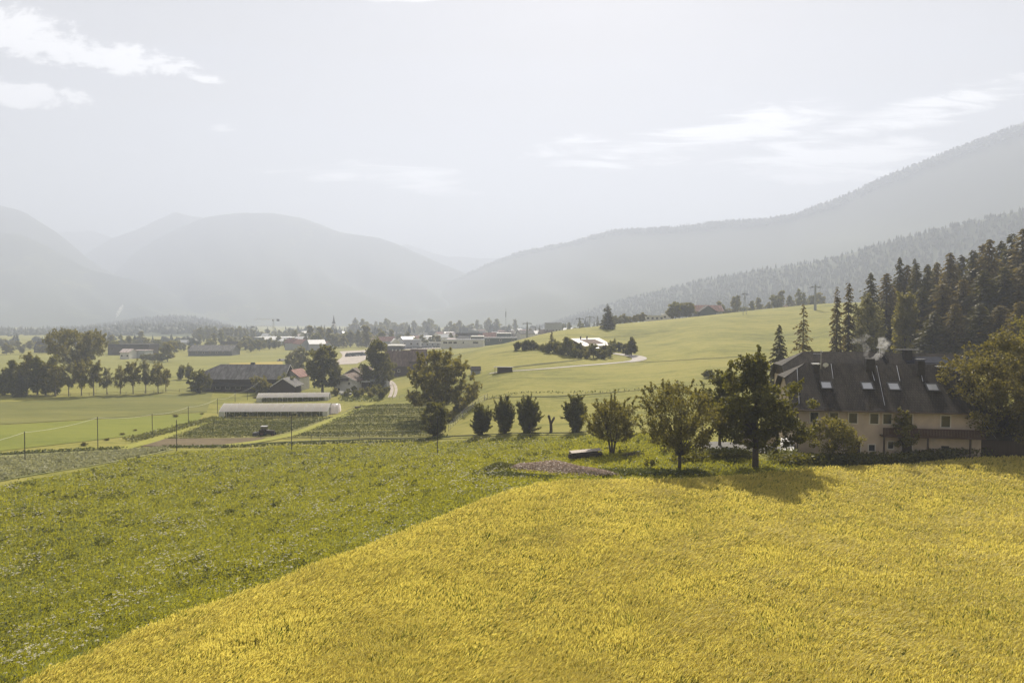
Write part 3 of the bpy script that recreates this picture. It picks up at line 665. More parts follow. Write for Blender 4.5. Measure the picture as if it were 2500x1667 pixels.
# ---- the clover and herb meadow
def meadow():
    rng = np.random.default_rng(8); P, r = scatter(480000, MEADOW, 30, 185, 1.35, rng)
    low = wavy(P, 12, 11); fine = wavy(P, 2.2, 12); n = len(P); z = ground(P[:, 0], P[:, 1])
    hgt = np.clip(0.20 + .10 * low + .15 * fine, .03, .6) * rng.uniform(.3, 1.2, n)
    C = np.stack([P[:, 0], P[:, 1], z + hgt], 1); s = (.04 + .0013 * r) * rng.uniform(.7, 1.4, n)
    V, Q = quads_at(C, s, rng, 1.5, .35)
    HERB = leaf("meadow_herb", (0.070, 0.088, 0.011), (0.39, 0.37, 0.042), (0.52, 0.48, 0.025), .5, patch=.25)
    tag(link("meadow_herbs", mesh_from("meadow_herbs", V, quads=Q, mats=[HERB])), kind='stuff')
    # taller, darker clumps (docks and nettles)
    P, r = scatter(3600, MEADOW, 32, 180, 1.2, rng); P = P[wavy(P, 9, 21) > -.05]; parts = []
    for p in P:
        m = rng.integers(10, 30); R0 = rng.uniform(.12, .5); d = rng.normal(size=(m, 3)) * (R0, R0, .2); d[:, 2] = np.abs(d[:, 2]) + .15
        parts.append(quads_at(np.array((p[0], p[1], gz(*p))) + d, .13 if np.hypot(*p) < 80 else .2, rng, 1.5, .2))
    V, Q = stack(parts); DOCK = leaf("dock_leaf", (0.040, 0.052, 0.014), (0.13, 0.14, 0.03), (0.22, 0.22, 0.02), .4)
    tag(link("weed_clumps", mesh_from("weed_clumps", V, quads=Q, mats=[DOCK])), kind='stuff')
    # white umbels: flat heads on thin stalks, in drifts
    P, r = scatter(60000, MEADOW, 31, 150, 1.55, rng); f = wavy(P, 13, 31) + .55 * wavy(P, 4, 32); keep = ((P[:, 0] < 6) | (P[:, 1] < 72) | (rng.uniform(0, 1, len(P)) < .08)) & (rng.uniform(0, 1, len(P)) < np.clip(.12 + (f - .1) * .42, .05, .6)); P, r = P[keep], r[keep]
    parts, sp = [], []; n = len(P); z = ground(P[:, 0], P[:, 1]); h = rng.uniform(.45, .85, n)
    for j in range(5):
        C = np.stack([P[:, 0] + rng.normal(size=n) * .055, P[:, 1] + rng.normal(size=n) * .055, z + h + rng.normal(size=n) * .015], 1)
        d = np.zeros((n, 3)); d[:, 0] = 1; V, Q = quads_at(C, .034 + .00085 * r, rng, 1.2, .97, d); parts.append((V, Q))
    V, Q = stack(parts); UMB = leaf("umbel", (0.40, 0.38, 0.28), (0.66, 0.63, 0.50), (0.55, 0.52, 0.38), .3)
    tag(link("white_umbels", mesh_from("white_umbels", V, quads=Q, mats=[UMB])), kind='stuff')
    # finer grass between: blades
    P, r = scatter(150000, MEADOW, 30, 120, 1.5, rng); n = len(P); z = ground(P[:, 0], P[:, 1]); h = rng.uniform(.2, .55, n)
    C = np.stack([P[:, 0], P[:, 1], z + h * .5], 1); ax = np.zeros((n, 3)); ax[:, 2] = 1.0; ax[:, 0] = .3
    V, Q = quads_at(C, .02 + .0006 * r, rng, 7.0, 0, ax)
    tag(link("meadow_grass", mesh_from("meadow_grass", V, quads=Q, mats=[HERB])), kind='stuff')
meadow()
F_MEADOW = grassy("meadow_floor", [(0.38, (0.055, 0.072, 0.012)), (0.64, (0.16, 0.165, 0.025))], scales=(.06, .5, 2.5))
floor_of("meadow", MEADOW, F_MEADOW, 1.2, .05, 190)

# ---- rows of vegetables, cabbages and rough grass along the banks
def rows_px(name, a0, a1, b0, b1, nrows, mat, rng, lsize=.3, dens=5.0, hgt=.35, width=.5, keep=None):
    """parallel rows of plants between two sides of a plot"""
    A0, A1, B0, B1 = [spot(*q)[:2] for q in (a0, a1, b0, b1)]; parts = []
    for i in range(nrows):
        t = (i + .5) / nrows; p, q = A0 + (B0 - A0) * t, A1 + (B1 - A1) * t; L = np.linalg.norm(q - p); kk = (keep[i % len(keep)] if keep else 1.0)
        m = int(L * dens * kk)
        if m < 2: continue
        X = p + (q - p) * rng.uniform(0, 1, m)[:, None] + rng.normal(size=(m, 2)) * width * .35
        Z = ground(X[:, 0], X[:, 1]) + rng.uniform(.08, hgt, m) * (.5 + kk * .5); parts.append(quads_at(np.column_stack([X, Z]), lsize, rng, 1.4, .3))
    V, Q = stack(parts); return tag(link(name, mesh_from(name, V, quads=Q, mats=[mat])), kind='stuff')
rr = np.random.default_rng(44)
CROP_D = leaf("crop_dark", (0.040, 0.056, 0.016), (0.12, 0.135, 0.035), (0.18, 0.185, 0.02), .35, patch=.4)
CROP_L = leaf("crop_light", (0.07, 0.085, 0.02), (0.19, 0.19, 0.045), (0.22, 0.21, 0.03), .35, patch=.4)
CABB = leaf("cabbage_leaf", (0.13, 0.145, 0.06), (0.36, 0.35, 0.20), (0.42, 0.40, 0.16), .38, patch=.3)
rows_px("vegetable_rows", (535,1021), (815,1018), (440,1066), (680,1062), 30, CROP_D, rr, .28, 15, .36, .3, (1, .05, .8, .05, .5, 0, 1, .6, .05))
rows_px("vegetable_rows", (520,1024), (800,1022), (400,1072), (650,1066), 29, CROP_L, rr, .26, 14, .3, .3, (.7, 0, 1, .1, 1, .3))
rows_px("vegetable_rows", (885,990), (1040,985), (720,1066), (1075,1056), 38, CROP_D, rr, .28, 15, .38, .3, (.05, 1, .05, .9, .05, .3, 0, 1, 1))
rows_px("vegetable_rows", (880,992), (1040,988), (700,1070), (1075,1060), 37, CROP_L, rr, .26, 13, .3, .35, (1, .1, .8, .05))
rows_px("cabbages", (-50,1122), (395,1094), (-50,1186), (410,1098), 24, CABB, rr, .42, 9, .4, .7)
rows_px("verge_grass", (300,1074), (520,1022), (330,1080), (540,1022), 4, CROP_L, rr, .4, 10, .8, 1.4)
rows_px("verge_grass", (-50,1112), (300,1094), (-50,1116), (300,1097), 2, CROP_D, rr, .35, 12, .6, 1.0)
rows_px("verge_grass", (400,1093), (1095,1068), (400,1091), (1095,1066), 2, CROP_D, rr, .35, 10, .55, .7)
rows_px("verge_grass", (1185,977), (1520,957), (1185,973), (1520,953), 2, CROP_D, rr, .3, 2.6, .4, 1.6)
rows_px("verge_grass", (1520,957), (1757,937), (1520,953), (1757,933), 2, CROP_D, rr, .3, 2.2, .4, 1.6)
rows_px("garden_plants", (835,968), (935,968), (830,980), (930,980), 6, CROP_D, rr, .5, 5, .9, 1.6, (1, .4))
rows_px("rough_grass", (1720,1106), (1830,1110), (1720,1116), (1830,1120), 5, CROP_L, rr, .22, 40, .8, 1.0)
rows_px("rough_grass", (1870,1112), (1940,1112), (1880,1126), (1965,1130), 6, CROP_L, rr, .2, 40, 1.0, 1.0)
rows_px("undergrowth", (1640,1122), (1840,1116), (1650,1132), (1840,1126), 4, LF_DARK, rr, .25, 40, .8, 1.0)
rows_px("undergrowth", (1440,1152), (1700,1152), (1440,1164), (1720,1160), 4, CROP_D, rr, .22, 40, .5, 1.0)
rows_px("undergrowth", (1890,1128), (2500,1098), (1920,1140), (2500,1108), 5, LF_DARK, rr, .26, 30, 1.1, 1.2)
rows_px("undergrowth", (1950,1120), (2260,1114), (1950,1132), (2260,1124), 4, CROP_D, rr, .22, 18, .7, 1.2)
# ================================================================ BUILDINGS
def tiled(name, a, b, row=0.35, rough=0.85):
    """rows of roof tiles, each its own shade (in the roof's own coordinates)"""
    if name in MATS: return MATS[name]
    m = bpy.data.materials.new(name); m.use_nodes = True; k = NT(m.node_tree); tc = k.n('ShaderNodeTexCoord')
    sp = k.n('ShaderNodeSeparateXYZ'); k.link(tc.outputs['Object'], sp.inputs[0]); cb = k.n('ShaderNodeCombineXYZ')
    k.link(sp.outputs[0], cb.inputs[0]); k.link(k.math('MULTIPLY', sp.outputs[2], 1.5), cb.inputs[1])
    br = k.n('ShaderNodeTexBrick'); k.link(cb.outputs[0], br.inputs['Vector']); br.inputs['Color1'].default_value = a + (1,); br.inputs['Color2'].default_value = b + (1,)
    br.inputs['Mortar'].default_value = tuple(c * .35 for c in a) + (1,); br.inputs['Scale'].default_value = 1.0; br.inputs['Brick Width'].default_value = .30; br.inputs['Row Height'].default_value = row; br.inputs['Mortar Size'].default_value = .035
    n = k.smooth(k.noise(k.scaled(tc.outputs['Object'], (1.6, .5, .5)), .55, 6.0, .7), .4, .7)
    c = k.mix(k.math('MULTIPLY', n, .55), br.outputs[0], tuple(x * 1.9 for x in b))
    s = k.n('ShaderNodeBsdfPrincipled'); k.link(c, s.inputs['Base Color']); s.inputs['Roughness'].default_value = rough; s.inputs['Specular IOR Level'].default_value = .2
    bp = k.n('ShaderNodeBump'); bp.inputs['Strength'].default_value = .6; bp.inputs['Distance'].default_value = .04; k.link(br.outputs['Fac'], bp.inputs['Height']); bp.invert = True; k.link(bp.outputs[0], s.inputs['Normal'])
    o = k.n('ShaderNodeOutputMaterial'); k.link(s.outputs[0], o.inputs[0]); MATS[name] = m; return m
def boards(name, a, b, w=0.18):
    """vertical timber boarding"""
    if name in MATS: return MATS[name]
    m = bpy.data.materials.new(name); m.use_nodes = True; k = NT(m.node_tree); tc = k.n('ShaderNodeTexCoord')
    sp = k.n('ShaderNodeSeparateXYZ'); k.link(tc.outputs['Object'], sp.inputs[0]); xy = k.math('ADD', sp.outputs[0], sp.outputs[1])
    f = k.math('FRACT', k.math('DIVIDE', xy, w)); gap = k.math('LESS_THAN', f, .1)
    n = k.noise(k.scaled(tc.outputs['Object'], (1, 1, .12)), 4.0, 4.0, .6)
    c = k.mix(n, a, b); c = k.mix(k.math('MULTIPLY', gap, .8), c, tuple(x * .3 for x in a))
    s = k.n('ShaderNodeBsdfPrincipled'); k.link(c, s.inputs['Base Color']); s.inputs['Roughness'].default_value = .9; s.inputs['Specular IOR Level'].default_value = .15
    o = k.n('ShaderNodeOutputMaterial'); k.link(s.outputs[0], o.inputs[0]); MATS[name] = m; return m
T_DARK = tiled("tiles_dark", (0.020, 0.017, 0.014), (0.040, 0.033, 0.026), .42); T_GREY = tiled("tiles_grey", (0.115, 0.11, 0.11), (0.155, 0.15, 0.148))
T_BROWN = tiled("tiles_brown", (0.11, 0.075, 0.06), (0.15, 0.105, 0.085)); T_RED = tiled("tiles_red", (0.20, 0.10, 0.085), (0.26, 0.145, 0.12)); T_PALE = tiled("tiles_pale", (0.40, 0.33, 0.31), (0.50, 0.42, 0.40))
W_OCHRE = plain("plaster_ochre", (0.50, 0.405, 0.315), .95, .10, .8, spec=.1, col2=(0.57, 0.47, 0.37)); W_WHITE = plain("plaster_white", (0.62, 0.60, 0.57), .95, .08, .8, spec=.1); W_GREY = plain("plaster_grey", (0.34, 0.35, 0.37), .9, .1, .8, spec=.1)
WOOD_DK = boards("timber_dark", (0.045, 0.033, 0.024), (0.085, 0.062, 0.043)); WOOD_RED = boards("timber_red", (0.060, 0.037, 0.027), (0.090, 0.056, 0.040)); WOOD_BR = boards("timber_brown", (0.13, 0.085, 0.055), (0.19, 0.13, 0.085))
FRAME_W = plain("window_surround", (0.60, 0.55, 0.48), .8, .06, 2); GLASS = plain("window_glass", (0.03, 0.032, 0.034), .08, .2, .6, spec=.6); GLASS_SKY_TINT = plain("skylight_sky_tint", (0.45, 0.46, 0.50), .06, .03, .6, spec=1.0)  # skylight panes are pale: the sky's reflection is put into their colour
METAL = plain("sheet_metal", (0.62, 0.62, 0.64), .30, .08, 1.5, metal=.85); METAL_W = plain("white_metal_roof", (0.78, 0.77, 0.76), .42, .05, .5, spec=.5); DARKMET = plain("dark_metal", (0.05, 0.05, 0.052), .5, .15, 3); RUSTRIM = plain("brown_gutter", (0.07, 0.045, 0.035), .5, .1, 3)
CONC = plain("concrete", (0.36, 0.35, 0.33), .95, .15, .6, spec=.1); BLACKISH = plain("shadow_opening", (0.02, 0.02, 0.02), .9, .1, 1); WHITE = plain("white_paint", (0.78, 0.77, 0.75), .5, .04, 1); REDP = plain("red_paint", (0.50, 0.10, 0.07), .5, .08, 1)

def window(parent, face, x, z, w, h, L, D, surround=.13, mat=None, glass=None, sill=False):
    """a window on face F(ront) / R(ight) / L(eft): a proud surround and the glass inside it"""
    a, b = MB(), MB(); s = surround
    def bx(mb, x0, x1, z0, z1, out):
        if face == 'F': mb.box(x0, x1, -D / 2 - out, -D / 2 + .02, z0, z1)
        elif face == 'R': mb.box(L / 2 - .02, L / 2 + out, x0, x1, z0, z1)
        else: mb.box(-L / 2 - out, -L / 2 + .02, x0, x1, z0, z1)
    if s:
        bx(a, x - w/2 - s, x - w/2, z - s, z + h + s, .06); bx(a, x + w/2, x + w/2 + s, z - s, z + h + s, .06)
        bx(a, x - w/2, x + w/2, z + h, z + h + s, .058); bx(a, x - w/2, x + w/2, z - s, z, .07)
    else: bx(a, x - w/2, x + w/2, z - .1, z, .06)
    f = a.build("window", mat or FRAME_W, parent); bx(b, x - w/2, x + w/2, z, z + h, .022); b.build("pane", glass or GLASS, f); return f
def house(name, label, cat, p, rz, L, D, hw, hr, wall, roof, over=.6, hip=(0, 0), hipz=.55, wins=(), group=None, base=None, thick=.22, trim=None, walls_z0=-1.0, gable_mat=None):
    """a gabled or half-hipped house; ridge along its own x, front facing -y"""
    t = thing(name, label, cat, p, rz, group); zr = hw + hr; sl = hr / (D / 2); ze = hw - sl * over; Lx, Dy = L / 2 + over, D / 2 + over
    w_ = MB(); w_.box(-L/2, L/2, -D/2, D/2, walls_z0, hw); w_.build("wall", wall, t)
    zt = thick / math.cos(math.atan(sl)) + .02
    for sx, hp in ((-1, hip[0]), (1, hip[1])):
        x = sx * L / 2; top = zr - zt if not hp else hw + hr * hipz - zt
        yy = (zr - zt - top) / sl
        lo = [(x, -D/2, hw + .002), (x, D/2, hw + .002)]; hi = [(x, D/2 - zt / sl * .0 - .0, hw + .002)]
        poly = [(x, -D/2 + .01, hw + .003), (x, D/2 - .01, hw + .003)] + ([(x, yy, top), (x, -yy, top)] if hp else [(x, 0, top)])
        g = MB(); q = [(a - sx * .25, b, c) for a, b, c in poly]; g.hull(poly, q); g.build("gable", gable_mat or wall, t)
    r = MB()
    for sy in (-1, 1):
        poly = [(-Lx, sy * Dy, ze), (Lx, sy * Dy, ze)]
        for sx, hp in ((1, hip[1]), (-1, hip[0])):
            if hp:
                zh = hw + hr * hipz; yh = (zr - zh) / sl; a = [(sx * Lx, sy * yh, zh), (sx * (L/2 - hp), 0, zr)]
            else: a = [(sx * Lx, 0, zr)]
            poly += a if sx == 1 else a[::-1]
        r.slab(poly, thick)
    for sx, hp in ((-1, hip[0]), (1, hip[1])):
        if hp:
            zh = hw + hr * hipz; yh = (zr - zh) / sl; r.slab([(sx * (Lx + .02), -yh - .02, zh + .01), (sx * (Lx + .02), yh + .02, zh + .01), (sx * (L/2 - hp), 0, zr + .015)], thick)
    rf = r.build("roof", roof, t)
    if trim:
        for sx in (-1, 1):
            if hip[0 if sx < 0 else 1]: continue
            e = MB()
            for sy in (-1, 1): e.hull([(sx * Lx, 0, zr + .03), (sx * Lx, 0, zr - .35), (sx * (Lx + .08), 0, zr - .35), (sx * (Lx + .08), 0, zr + .03)], [(sx * Lx, sy * Dy, ze + .03), (sx * Lx, sy * Dy, ze - .35), (sx * (Lx + .08), sy * Dy, ze - .35), (sx * (Lx + .08), sy * Dy, ze + .03)])
            e.build("barge_board", trim, rf)
    for wn in wins: window(t, *wn[:5], L, D, **(wn[5] if len(wn) > 5 else {}))
    return t, rf
def flat_block(name, label, p, rz, L, D, H, wall, roofmat, rise=.35, over=.3, wins=(), group=None, cat="building", z0=-1.5):
    t = thing(name, label, cat, p, rz, group); a = MB(); a.box(-L/2, L/2, -D/2, D/2, z0, H); a.build("wall", wall, t)
    b = MB(); b.box(-L/2 - over, L/2 + over, -D/2 - over, D/2 + over, H + .003, H + rise); b.build("roof", roofmat, t)
    for wn in wins: window(t, *wn[:5], L, D, **(wn[5] if len(wn) > 5 else {}))
    return t
def sized(px0, px1, Y): return (px1 - px0) / FPX * Y
def mid(px0, px1, py, Y=None, lift=0.0):
    q = spot((px0 + px1) / 2, py) if Y is None else foot((px0 + px1) / 2, Y); q = q.copy(); q[2] += lift; return q

# ---------------------------------------------------------------- the big farmhouse by the barley
HA = np.array((36.85, 88.0)); HB = np.array((56.9, 84.3)); hx = (HB - HA) / np.linalg.norm(HB - HA); hy = np.array((-hx[1], hx[0])); HRZ = math.atan2(hx[1], hx[0])
HL, HD, HWALL, HRISE = 21.6, 12.6, 6.35, 4.95
HO = HA + hx * HL / 2 + hy * HD / 2; HBASE = -0.25
W1 = dict(surround=.13)
def lx(px, py_d=0.0):
    """distance along the front from its middle of the wall point under pixel column px"""
    u = (px - CPX) / FPX; d = HA - np.array((0, 0)); s = (u * HA[1] - HA[0]) / (hx[0] - u * hx[1]); return s - HL / 2
UP = 4.05
farm, froof = house("farmhouse", "ochre farmhouse with dark tiled half-hipped roof and four bright skylights beside the barley", "house", (HO[0], HO[1], HBASE), HRZ, HL, HD, HWALL, HRISE, W_OCHRE, T_DARK, over=.75, hip=(2.4, 2.4), hipz=.62,
    wins=[('F', lx(1991), UP, .95, 1.25, W1), ('F', lx(2039), UP, .95, 1.25, W1), ('F', lx(2086), UP, .95, 1.25, W1), ('F', lx(2138), UP, .95, 1.25, W1), ('F', lx(2170), UP, .95, 1.25, W1), ('F', lx(2221), UP, .95, 1.25, W1), ('F', lx(2313), UP - .2, 1.0, 1.4, W1),
          ('F', lx(2133), .55, .7, .8, W1), ('F', lx(2179), .95, .6, .85, W1), ('F', lx(2313), .4, .9, 1.1, dict(surround=.10, mat=W_OCHRE)), ('L', -3.2, 3.9, .9, 1.3, W1), ('L', 1.0, 3.9, .9, 1.3, W1), ('L', -2.8, .7, 1.0, 1.2, W1)])
for px, wd_ in ((2094, 1.0), (2219, 1.15)):
    x = lx(px); a = MB(); n = 9; arch = [(x - wd_/2, 0.0), (x + wd_/2, 0.0)] + [(x + wd_/2 * math.cos(t), 1.45 + wd_/2 * math.sin(t)) for t in np.linspace(0, math.pi, n)]
    y0 = -HD / 2; a.hull([(q, y0 + .02, z - .6 if z == 0 else z) for q, z in arch], [(q, y0 - .03, z - .6 if z == 0 else z) for q, z in arch]); dr = a.build("door", WOOD_DK, farm)
    e = MB(); o_ = [(x + (wd_/2 + .14) * math.cos(t), 1.45 + (wd_/2 + .14) * math.sin(t)) for t in np.linspace(0, math.pi, n)]; i_ = [(x + (wd_/2) * math.cos(t), 1.45 + (wd_/2) * math.sin(t)) for t in np.linspace(0, math.pi, n)]
    for (p1, p2, q1, q2) in zip(o_[:-1], o_[1:], i_[:-1], i_[1:]): e.hull([(p1[0], y0, p1[1]), (p2[0], y0, p2[1]), (q2[0], y0, q2[1]), (q1[0], y0, q1[1])], [(p1[0], y0 - .06, p1[1]), (p2[0], y0 - .06, p2[1]), (q2[0], y0 - .06, q2[1]), (q1[0], y0 - .06, q1[1])])
    e.box(x + wd_/2, x + wd_/2 + .14, y0 - .06, y0, -.4, 1.45); e.box(x - wd_/2 - .14, x - wd_/2, y0 - .06, y0, -.4, 1.45); e.build("door_surround", FRAME_W, dr)
SL = HRISE / (HD / 2)
def on_roof(x, up, out=0.0):
    """a point of the front roof plane: UP metres above the wall head, OUT metres off the tiles"""
    nrm = np.array((0, -SL, 1.0)); nrm = np.array((0.0, -SL, 1.0)); nrm /= np.linalg.norm(nrm); return np.array((x, -HD / 2 + up / SL, HWALL + up)) + nrm * out
def roof_rect(mb, x, up, w, l, o0, o1):
    dz = l / math.hypot(1, 1 / SL); c = lambda sx, sz, o: on_roof(x + sx * w / 2, up + sz * dz / 2, o)
    mb.hull([c(-1, -1, o0), c(1, -1, o0), c(1, 1, o0), c(-1, 1, o0)], [c(-1, -1, o1), c(1, -1, o1), c(1, 1, o1), c(-1, 1, o1)])
def rx(px, py):
    """place on the front roof plane seen at that pixel"""
    d = ray(px, py); best = None
    for s in np.linspace(80, 100, 801):
        P = CAM + d * s; loc = P[:2] - HO; x, y = loc @ hx, loc @ hy; gap = (P[2] - HBASE) - (HWALL + (y + HD / 2) * SL)
        if best is None or abs(gap) < best[0]: best = (abs(gap), x, (y + HD / 2) * SL)
    return best[1], best[2]
for px, py in ((2017, 941), (2117, 943), (2182, 944), (2276, 946)):
    x, up = rx(px, py); a = MB(); w_, l_ = 1.5, 1.5; s = .16
    dz = l_ / math.hypot(1, 1 / SL)
    for (ox, ou, ww, ll) in ((-(w_ - s) / 2, 0, s, l_), ((w_ - s) / 2, 0, s, l_), (0, (dz - s * dz / l_) / 2, w_ - 2 * s, s), (0, -(dz - s * dz / l_) / 2, w_ - 2 * s, s)): roof_rect(a, x + ox, up + ou, ww, ll, -.05, .16)
    f = a.build("skylight", DARKMET, froof); b = MB(); roof_rect(b, x, up, w_ - 2 * s + .02, l_ - 2 * s + .02, -.02, .10); b.build("pane", GLASS_SKY_TINT, f)
for px, py, w_, hh, cap in ((1991, 905, .75, .75, METAL), (2122, 900, 1.05, 1.35, None), (2246, 910, .85, 1.6, DARKMET), (2296, 912, .8, .75, METAL)):
    x, up = rx(px, py); c = on_roof(x, up); a = MB(); a.box(x - w_/2, x + w_/2, c[1] - w_/2, c[1] + w_/2, c[2] - .7, c[2] + hh); ch = a.build("chimney", plain("chimney_dark", (.045, .04, .036), .9, .2, 4), froof)
    if cap:
        b = MB(); b.box(x - w_/2 - .12, x + w_/2 + .12, c[1] - w_/2 - .12, c[1] + w_/2 + .12, c[2] + hh + .16, c[2] + hh + .24)
        for ax in (-1, 1):
            for ay in (-1, 1): b.tube((x + ax * w_ * .4, c[1] + ay * w_ * .4, c[2] + hh - .02), (x + ax * w_ * .4, c[1] + ay * w_ * .4, c[2] + hh + .18), .03, n=4)
        b.build("chimney_cap", cap, ch)
    if px == 2122: SMOKE_AT = HO + hx * x + hy * c[1]; SMOKE_Z = HBASE + c[2] + hh
for (x0, y0, x1, y1) in ((1946, 900, 1951, 985), (2029, 889, 2034, 925), (2140, 893, 2160, 990), (2189, 893, 2197, 930), (2128, 905, 2135, 930), (2250, 917, 2253, 932)):
    a = MB(); (xa, ua), (xb, ub) = rx(x0, y0), rx(x1, y1); a.tube(on_roof(xa, ua, .05), on_roof(xb, ub, .05), .028, n=4); a.build("lightning_conductor", METAL, froof)
a = MB(); a.box(-HL/2 - .7, HL/2 + .7, -HD/2 - .90, -HD/2 - .76, HWALL - .78, HWALL - .64); gt = a.build("gutter", RUSTRIM, froof)
a = MB(); xd = lx(1950); a.tube((xd, -HD/2 - .1, -.5), (xd, -HD/2 - .1, HWALL - .3), .07); a.tube((xd, -HD/2 - .1, HWALL - .3), (xd, -HD/2 - .8, HWALL - .72), .07); a.build("downpipe", DARKMET, farm)
a = MB(); a.box(lx(2152), HL/2, -HD/2 - 1.2, -HD/2 - .002, 2.55, 2.72); bl = a.build("balcony", WOOD_RED, farm)
a = MB()
for x in np.arange(lx(2152) + .06, HL/2 - .05, .17): a.box(x - .07, x + .07, -HD/2 - 1.2, -HD/2 - 1.16, 2.725, 3.65)
a.box(lx(2152), HL/2, -HD/2 - 1.26, -HD/2 - 1.14, 3.653, 3.74); a.build("railing", WOOD_RED, bl)
a = MB()
for px in (2156, 2262, 2365): x = lx(px); a = MB(); a.box(x - .09, x + .09, -HD/2 - 1.15, -HD/2 - .97, -.6, 2.548); a.build("post", WOOD_DK, bl)
# aerial and dish on the roof
x, up = rx(2004, 900); c = on_roof(x, up); a = MB(); a.tube(c + (0, 0, -.2), c + (0, 0, 2.6), .03, n=5); ae = a.build("aerial", METAL, froof)
a = MB(); a.tube(c + (-1.0, 0, 2.05), c + (0.0, 0, 2.05), .025, n=4)
for q in np.linspace(-.95, -.1, 7): a.tube(c + (q, -.25, 2.05), c + (q, .25, 2.05), .012, n=3)
a.tube(c + (-.1, 0, 2.5), c + (.25, 0, 2.25), .03, n=4); a.build("antenna_rods", METAL, ae)
x, up = rx(2014, 900); c = on_roof(x, up, .1); a = MB(); ring = [(c[0] + .38 * math.cos(t), c[1] - .25 - .1 * math.sin(t), c[2] + .45 + .38 * math.sin(t) * .8) for t in np.linspace(0, 2 * math.pi, 14, endpoint=False)]
a.hull(ring, [(q[0] * .6 + c[0] * .4, q[1] + .12, q[2] * .6 + (c[2] + .45) * .4) for q in ring]); a.tube(c, c + (0, -.1, .45), .03, n=4); a.build("satellite_dish", WHITE, froof)

# the second house behind it: only its roof shows over the first ridge
q = np.array((52.6, 112.0)); back, broof = house("farmhouse", "second dark roofed house behind the ridge of the ochre farmhouse", "house", (q[0], q[1], gz(*q)), HRZ + .03, 15.6, 11.0, 6.3, 4.0, W_OCHRE, T_DARK, over=.8, hip=(3.4, 0), hipz=.45, gable_mat=WOOD_DK)  # dark gable boards: the wall's shade is put into their colour
a = MB(); a.tube((6.9, -1.0, 9.2), (6.9, -1.0, 11.1), .06, n=5); a.box(6.5, 7.5, -1.25, -.75, 11.0, 11.12); a.build("flue_pipe", METAL, broof)
q2 = np.array((65.2, 108.2)); ext, eroof = house("side_wing", "lower dark roofed wing with solar panels, joined to the house behind the farmhouse ridge", "house", (q2[0], q2[1], gz(*q2)), HRZ + .03, 10.5, 9.0, 6.1, 3.3, W_WHITE, T_DARK, over=.6)
esl = 3.3 / 4.5
for i in range(5):
    for j in range(2):
        a = MB(); x = -2.6 + i * 1.35; zz = 1.2 + j * 1.0; pts = []
        for sx, sz in ((-.63, -.45), (.63, -.45), (.63, .45), (-.63, .45)): z_ = zz + sz; pts.append((x + sx, -4.5 + z_ / esl, 6.1 + z_ + .16))
        a.slab(pts, .05); a.build("solar_panel", plain("solar_glass", (.03, .032, .045), .15, .1, 1, spec=.6), eroof)
a = MB(); a.box(-3.4, -2.2, -1.6, -.8, 8.0, 9.9); cc = a.build("chimney", plain("chimney_dark", (.045, .04, .036)), eroof); a = MB(); a.box(-4.4, -1.0, -1.9, -.5, 9.95, 10.05); a.build("chimney_cap", DARKMET, cc)

# timber annex on the farmhouse's far side, under the big tree
q = HA + hx * (HL + 6.3) + hy * 5.2; annex, aroof = house("timber_annex", "low timber lean-to shed with dark tiled roof at the shaded end of the farmhouse", "shed", (q[0], q[1], HBASE), HRZ, 12.4, 9.2, 2.75, 2.3, WOOD_DK, T_DARK, over=.5)
for x in (-6.4, -4.6):
    a = MB(); a.tube((x, -5.05, 2.62), (x + .25 * 0, -.2, 5.1), .03, n=4); a.build("lightning_conductor", METAL, aroof)
a = MB(); a.box(-6.2, -5.6, -1.2, -.6, 4.2, 6.1); cc = a.build("chimney", BLACKISH, aroof); a = MB(); a.hull([(-6.5, -1.5, 6.35), (-5.4, -1.5, 6.75), (-5.4, -.4, 6.75), (-6.5, -.4, 6.35)], [(-6.5, -1.5, 6.40), (-5.4, -1.5, 6.80), (-5.4, -.4, 6.80), (-6.5, -.4, 6.40)]); a.build("chimney_cap", METAL, cc)
# wood store and white ramp left of the house
q = spot(1922, 1103); t = thing("cellar_hatch", "white sloping cellar hatch against the corner of the farmhouse", "hatch", q, HRZ - .25)
a = MB(); a.hull([(-.75, -1.0, .05), (.75, -1.0, .05), (.75, 1.3, .05), (-.75, 1.3, .05)], [(-.75, -1.0, .35), (.75, -1.0, .35), (.75, 1.3, 1.5), (-.75, 1.3, 1.5)]); a.build("box", W_WHITE, t)
a = MB(); a.slab([(-.85, -1.1, .42), (.85, -1.1, .42), (.85, 1.3, 1.62), (-.85, 1.3, 1.62)], .06); ld = a.build("lid", METAL_W, t)
a = MB(); a.slab([(-.6, -.25, .93), (.6, -.25, .93), (.6, -.12, .99), (-.6, -.12, .99)], .05); a.build("handle", DARKMET, ld)
q = spot(1880, 1098); flat_block("garden_wall", "low pale plastered wall beside the driveway behind the tall dark tree", (q[0] - .5, q[1] + 4.2, q[2]), .08, 6.0, .35, 1.1, W_OCHRE, CONC, .1, .05, cat="wall")

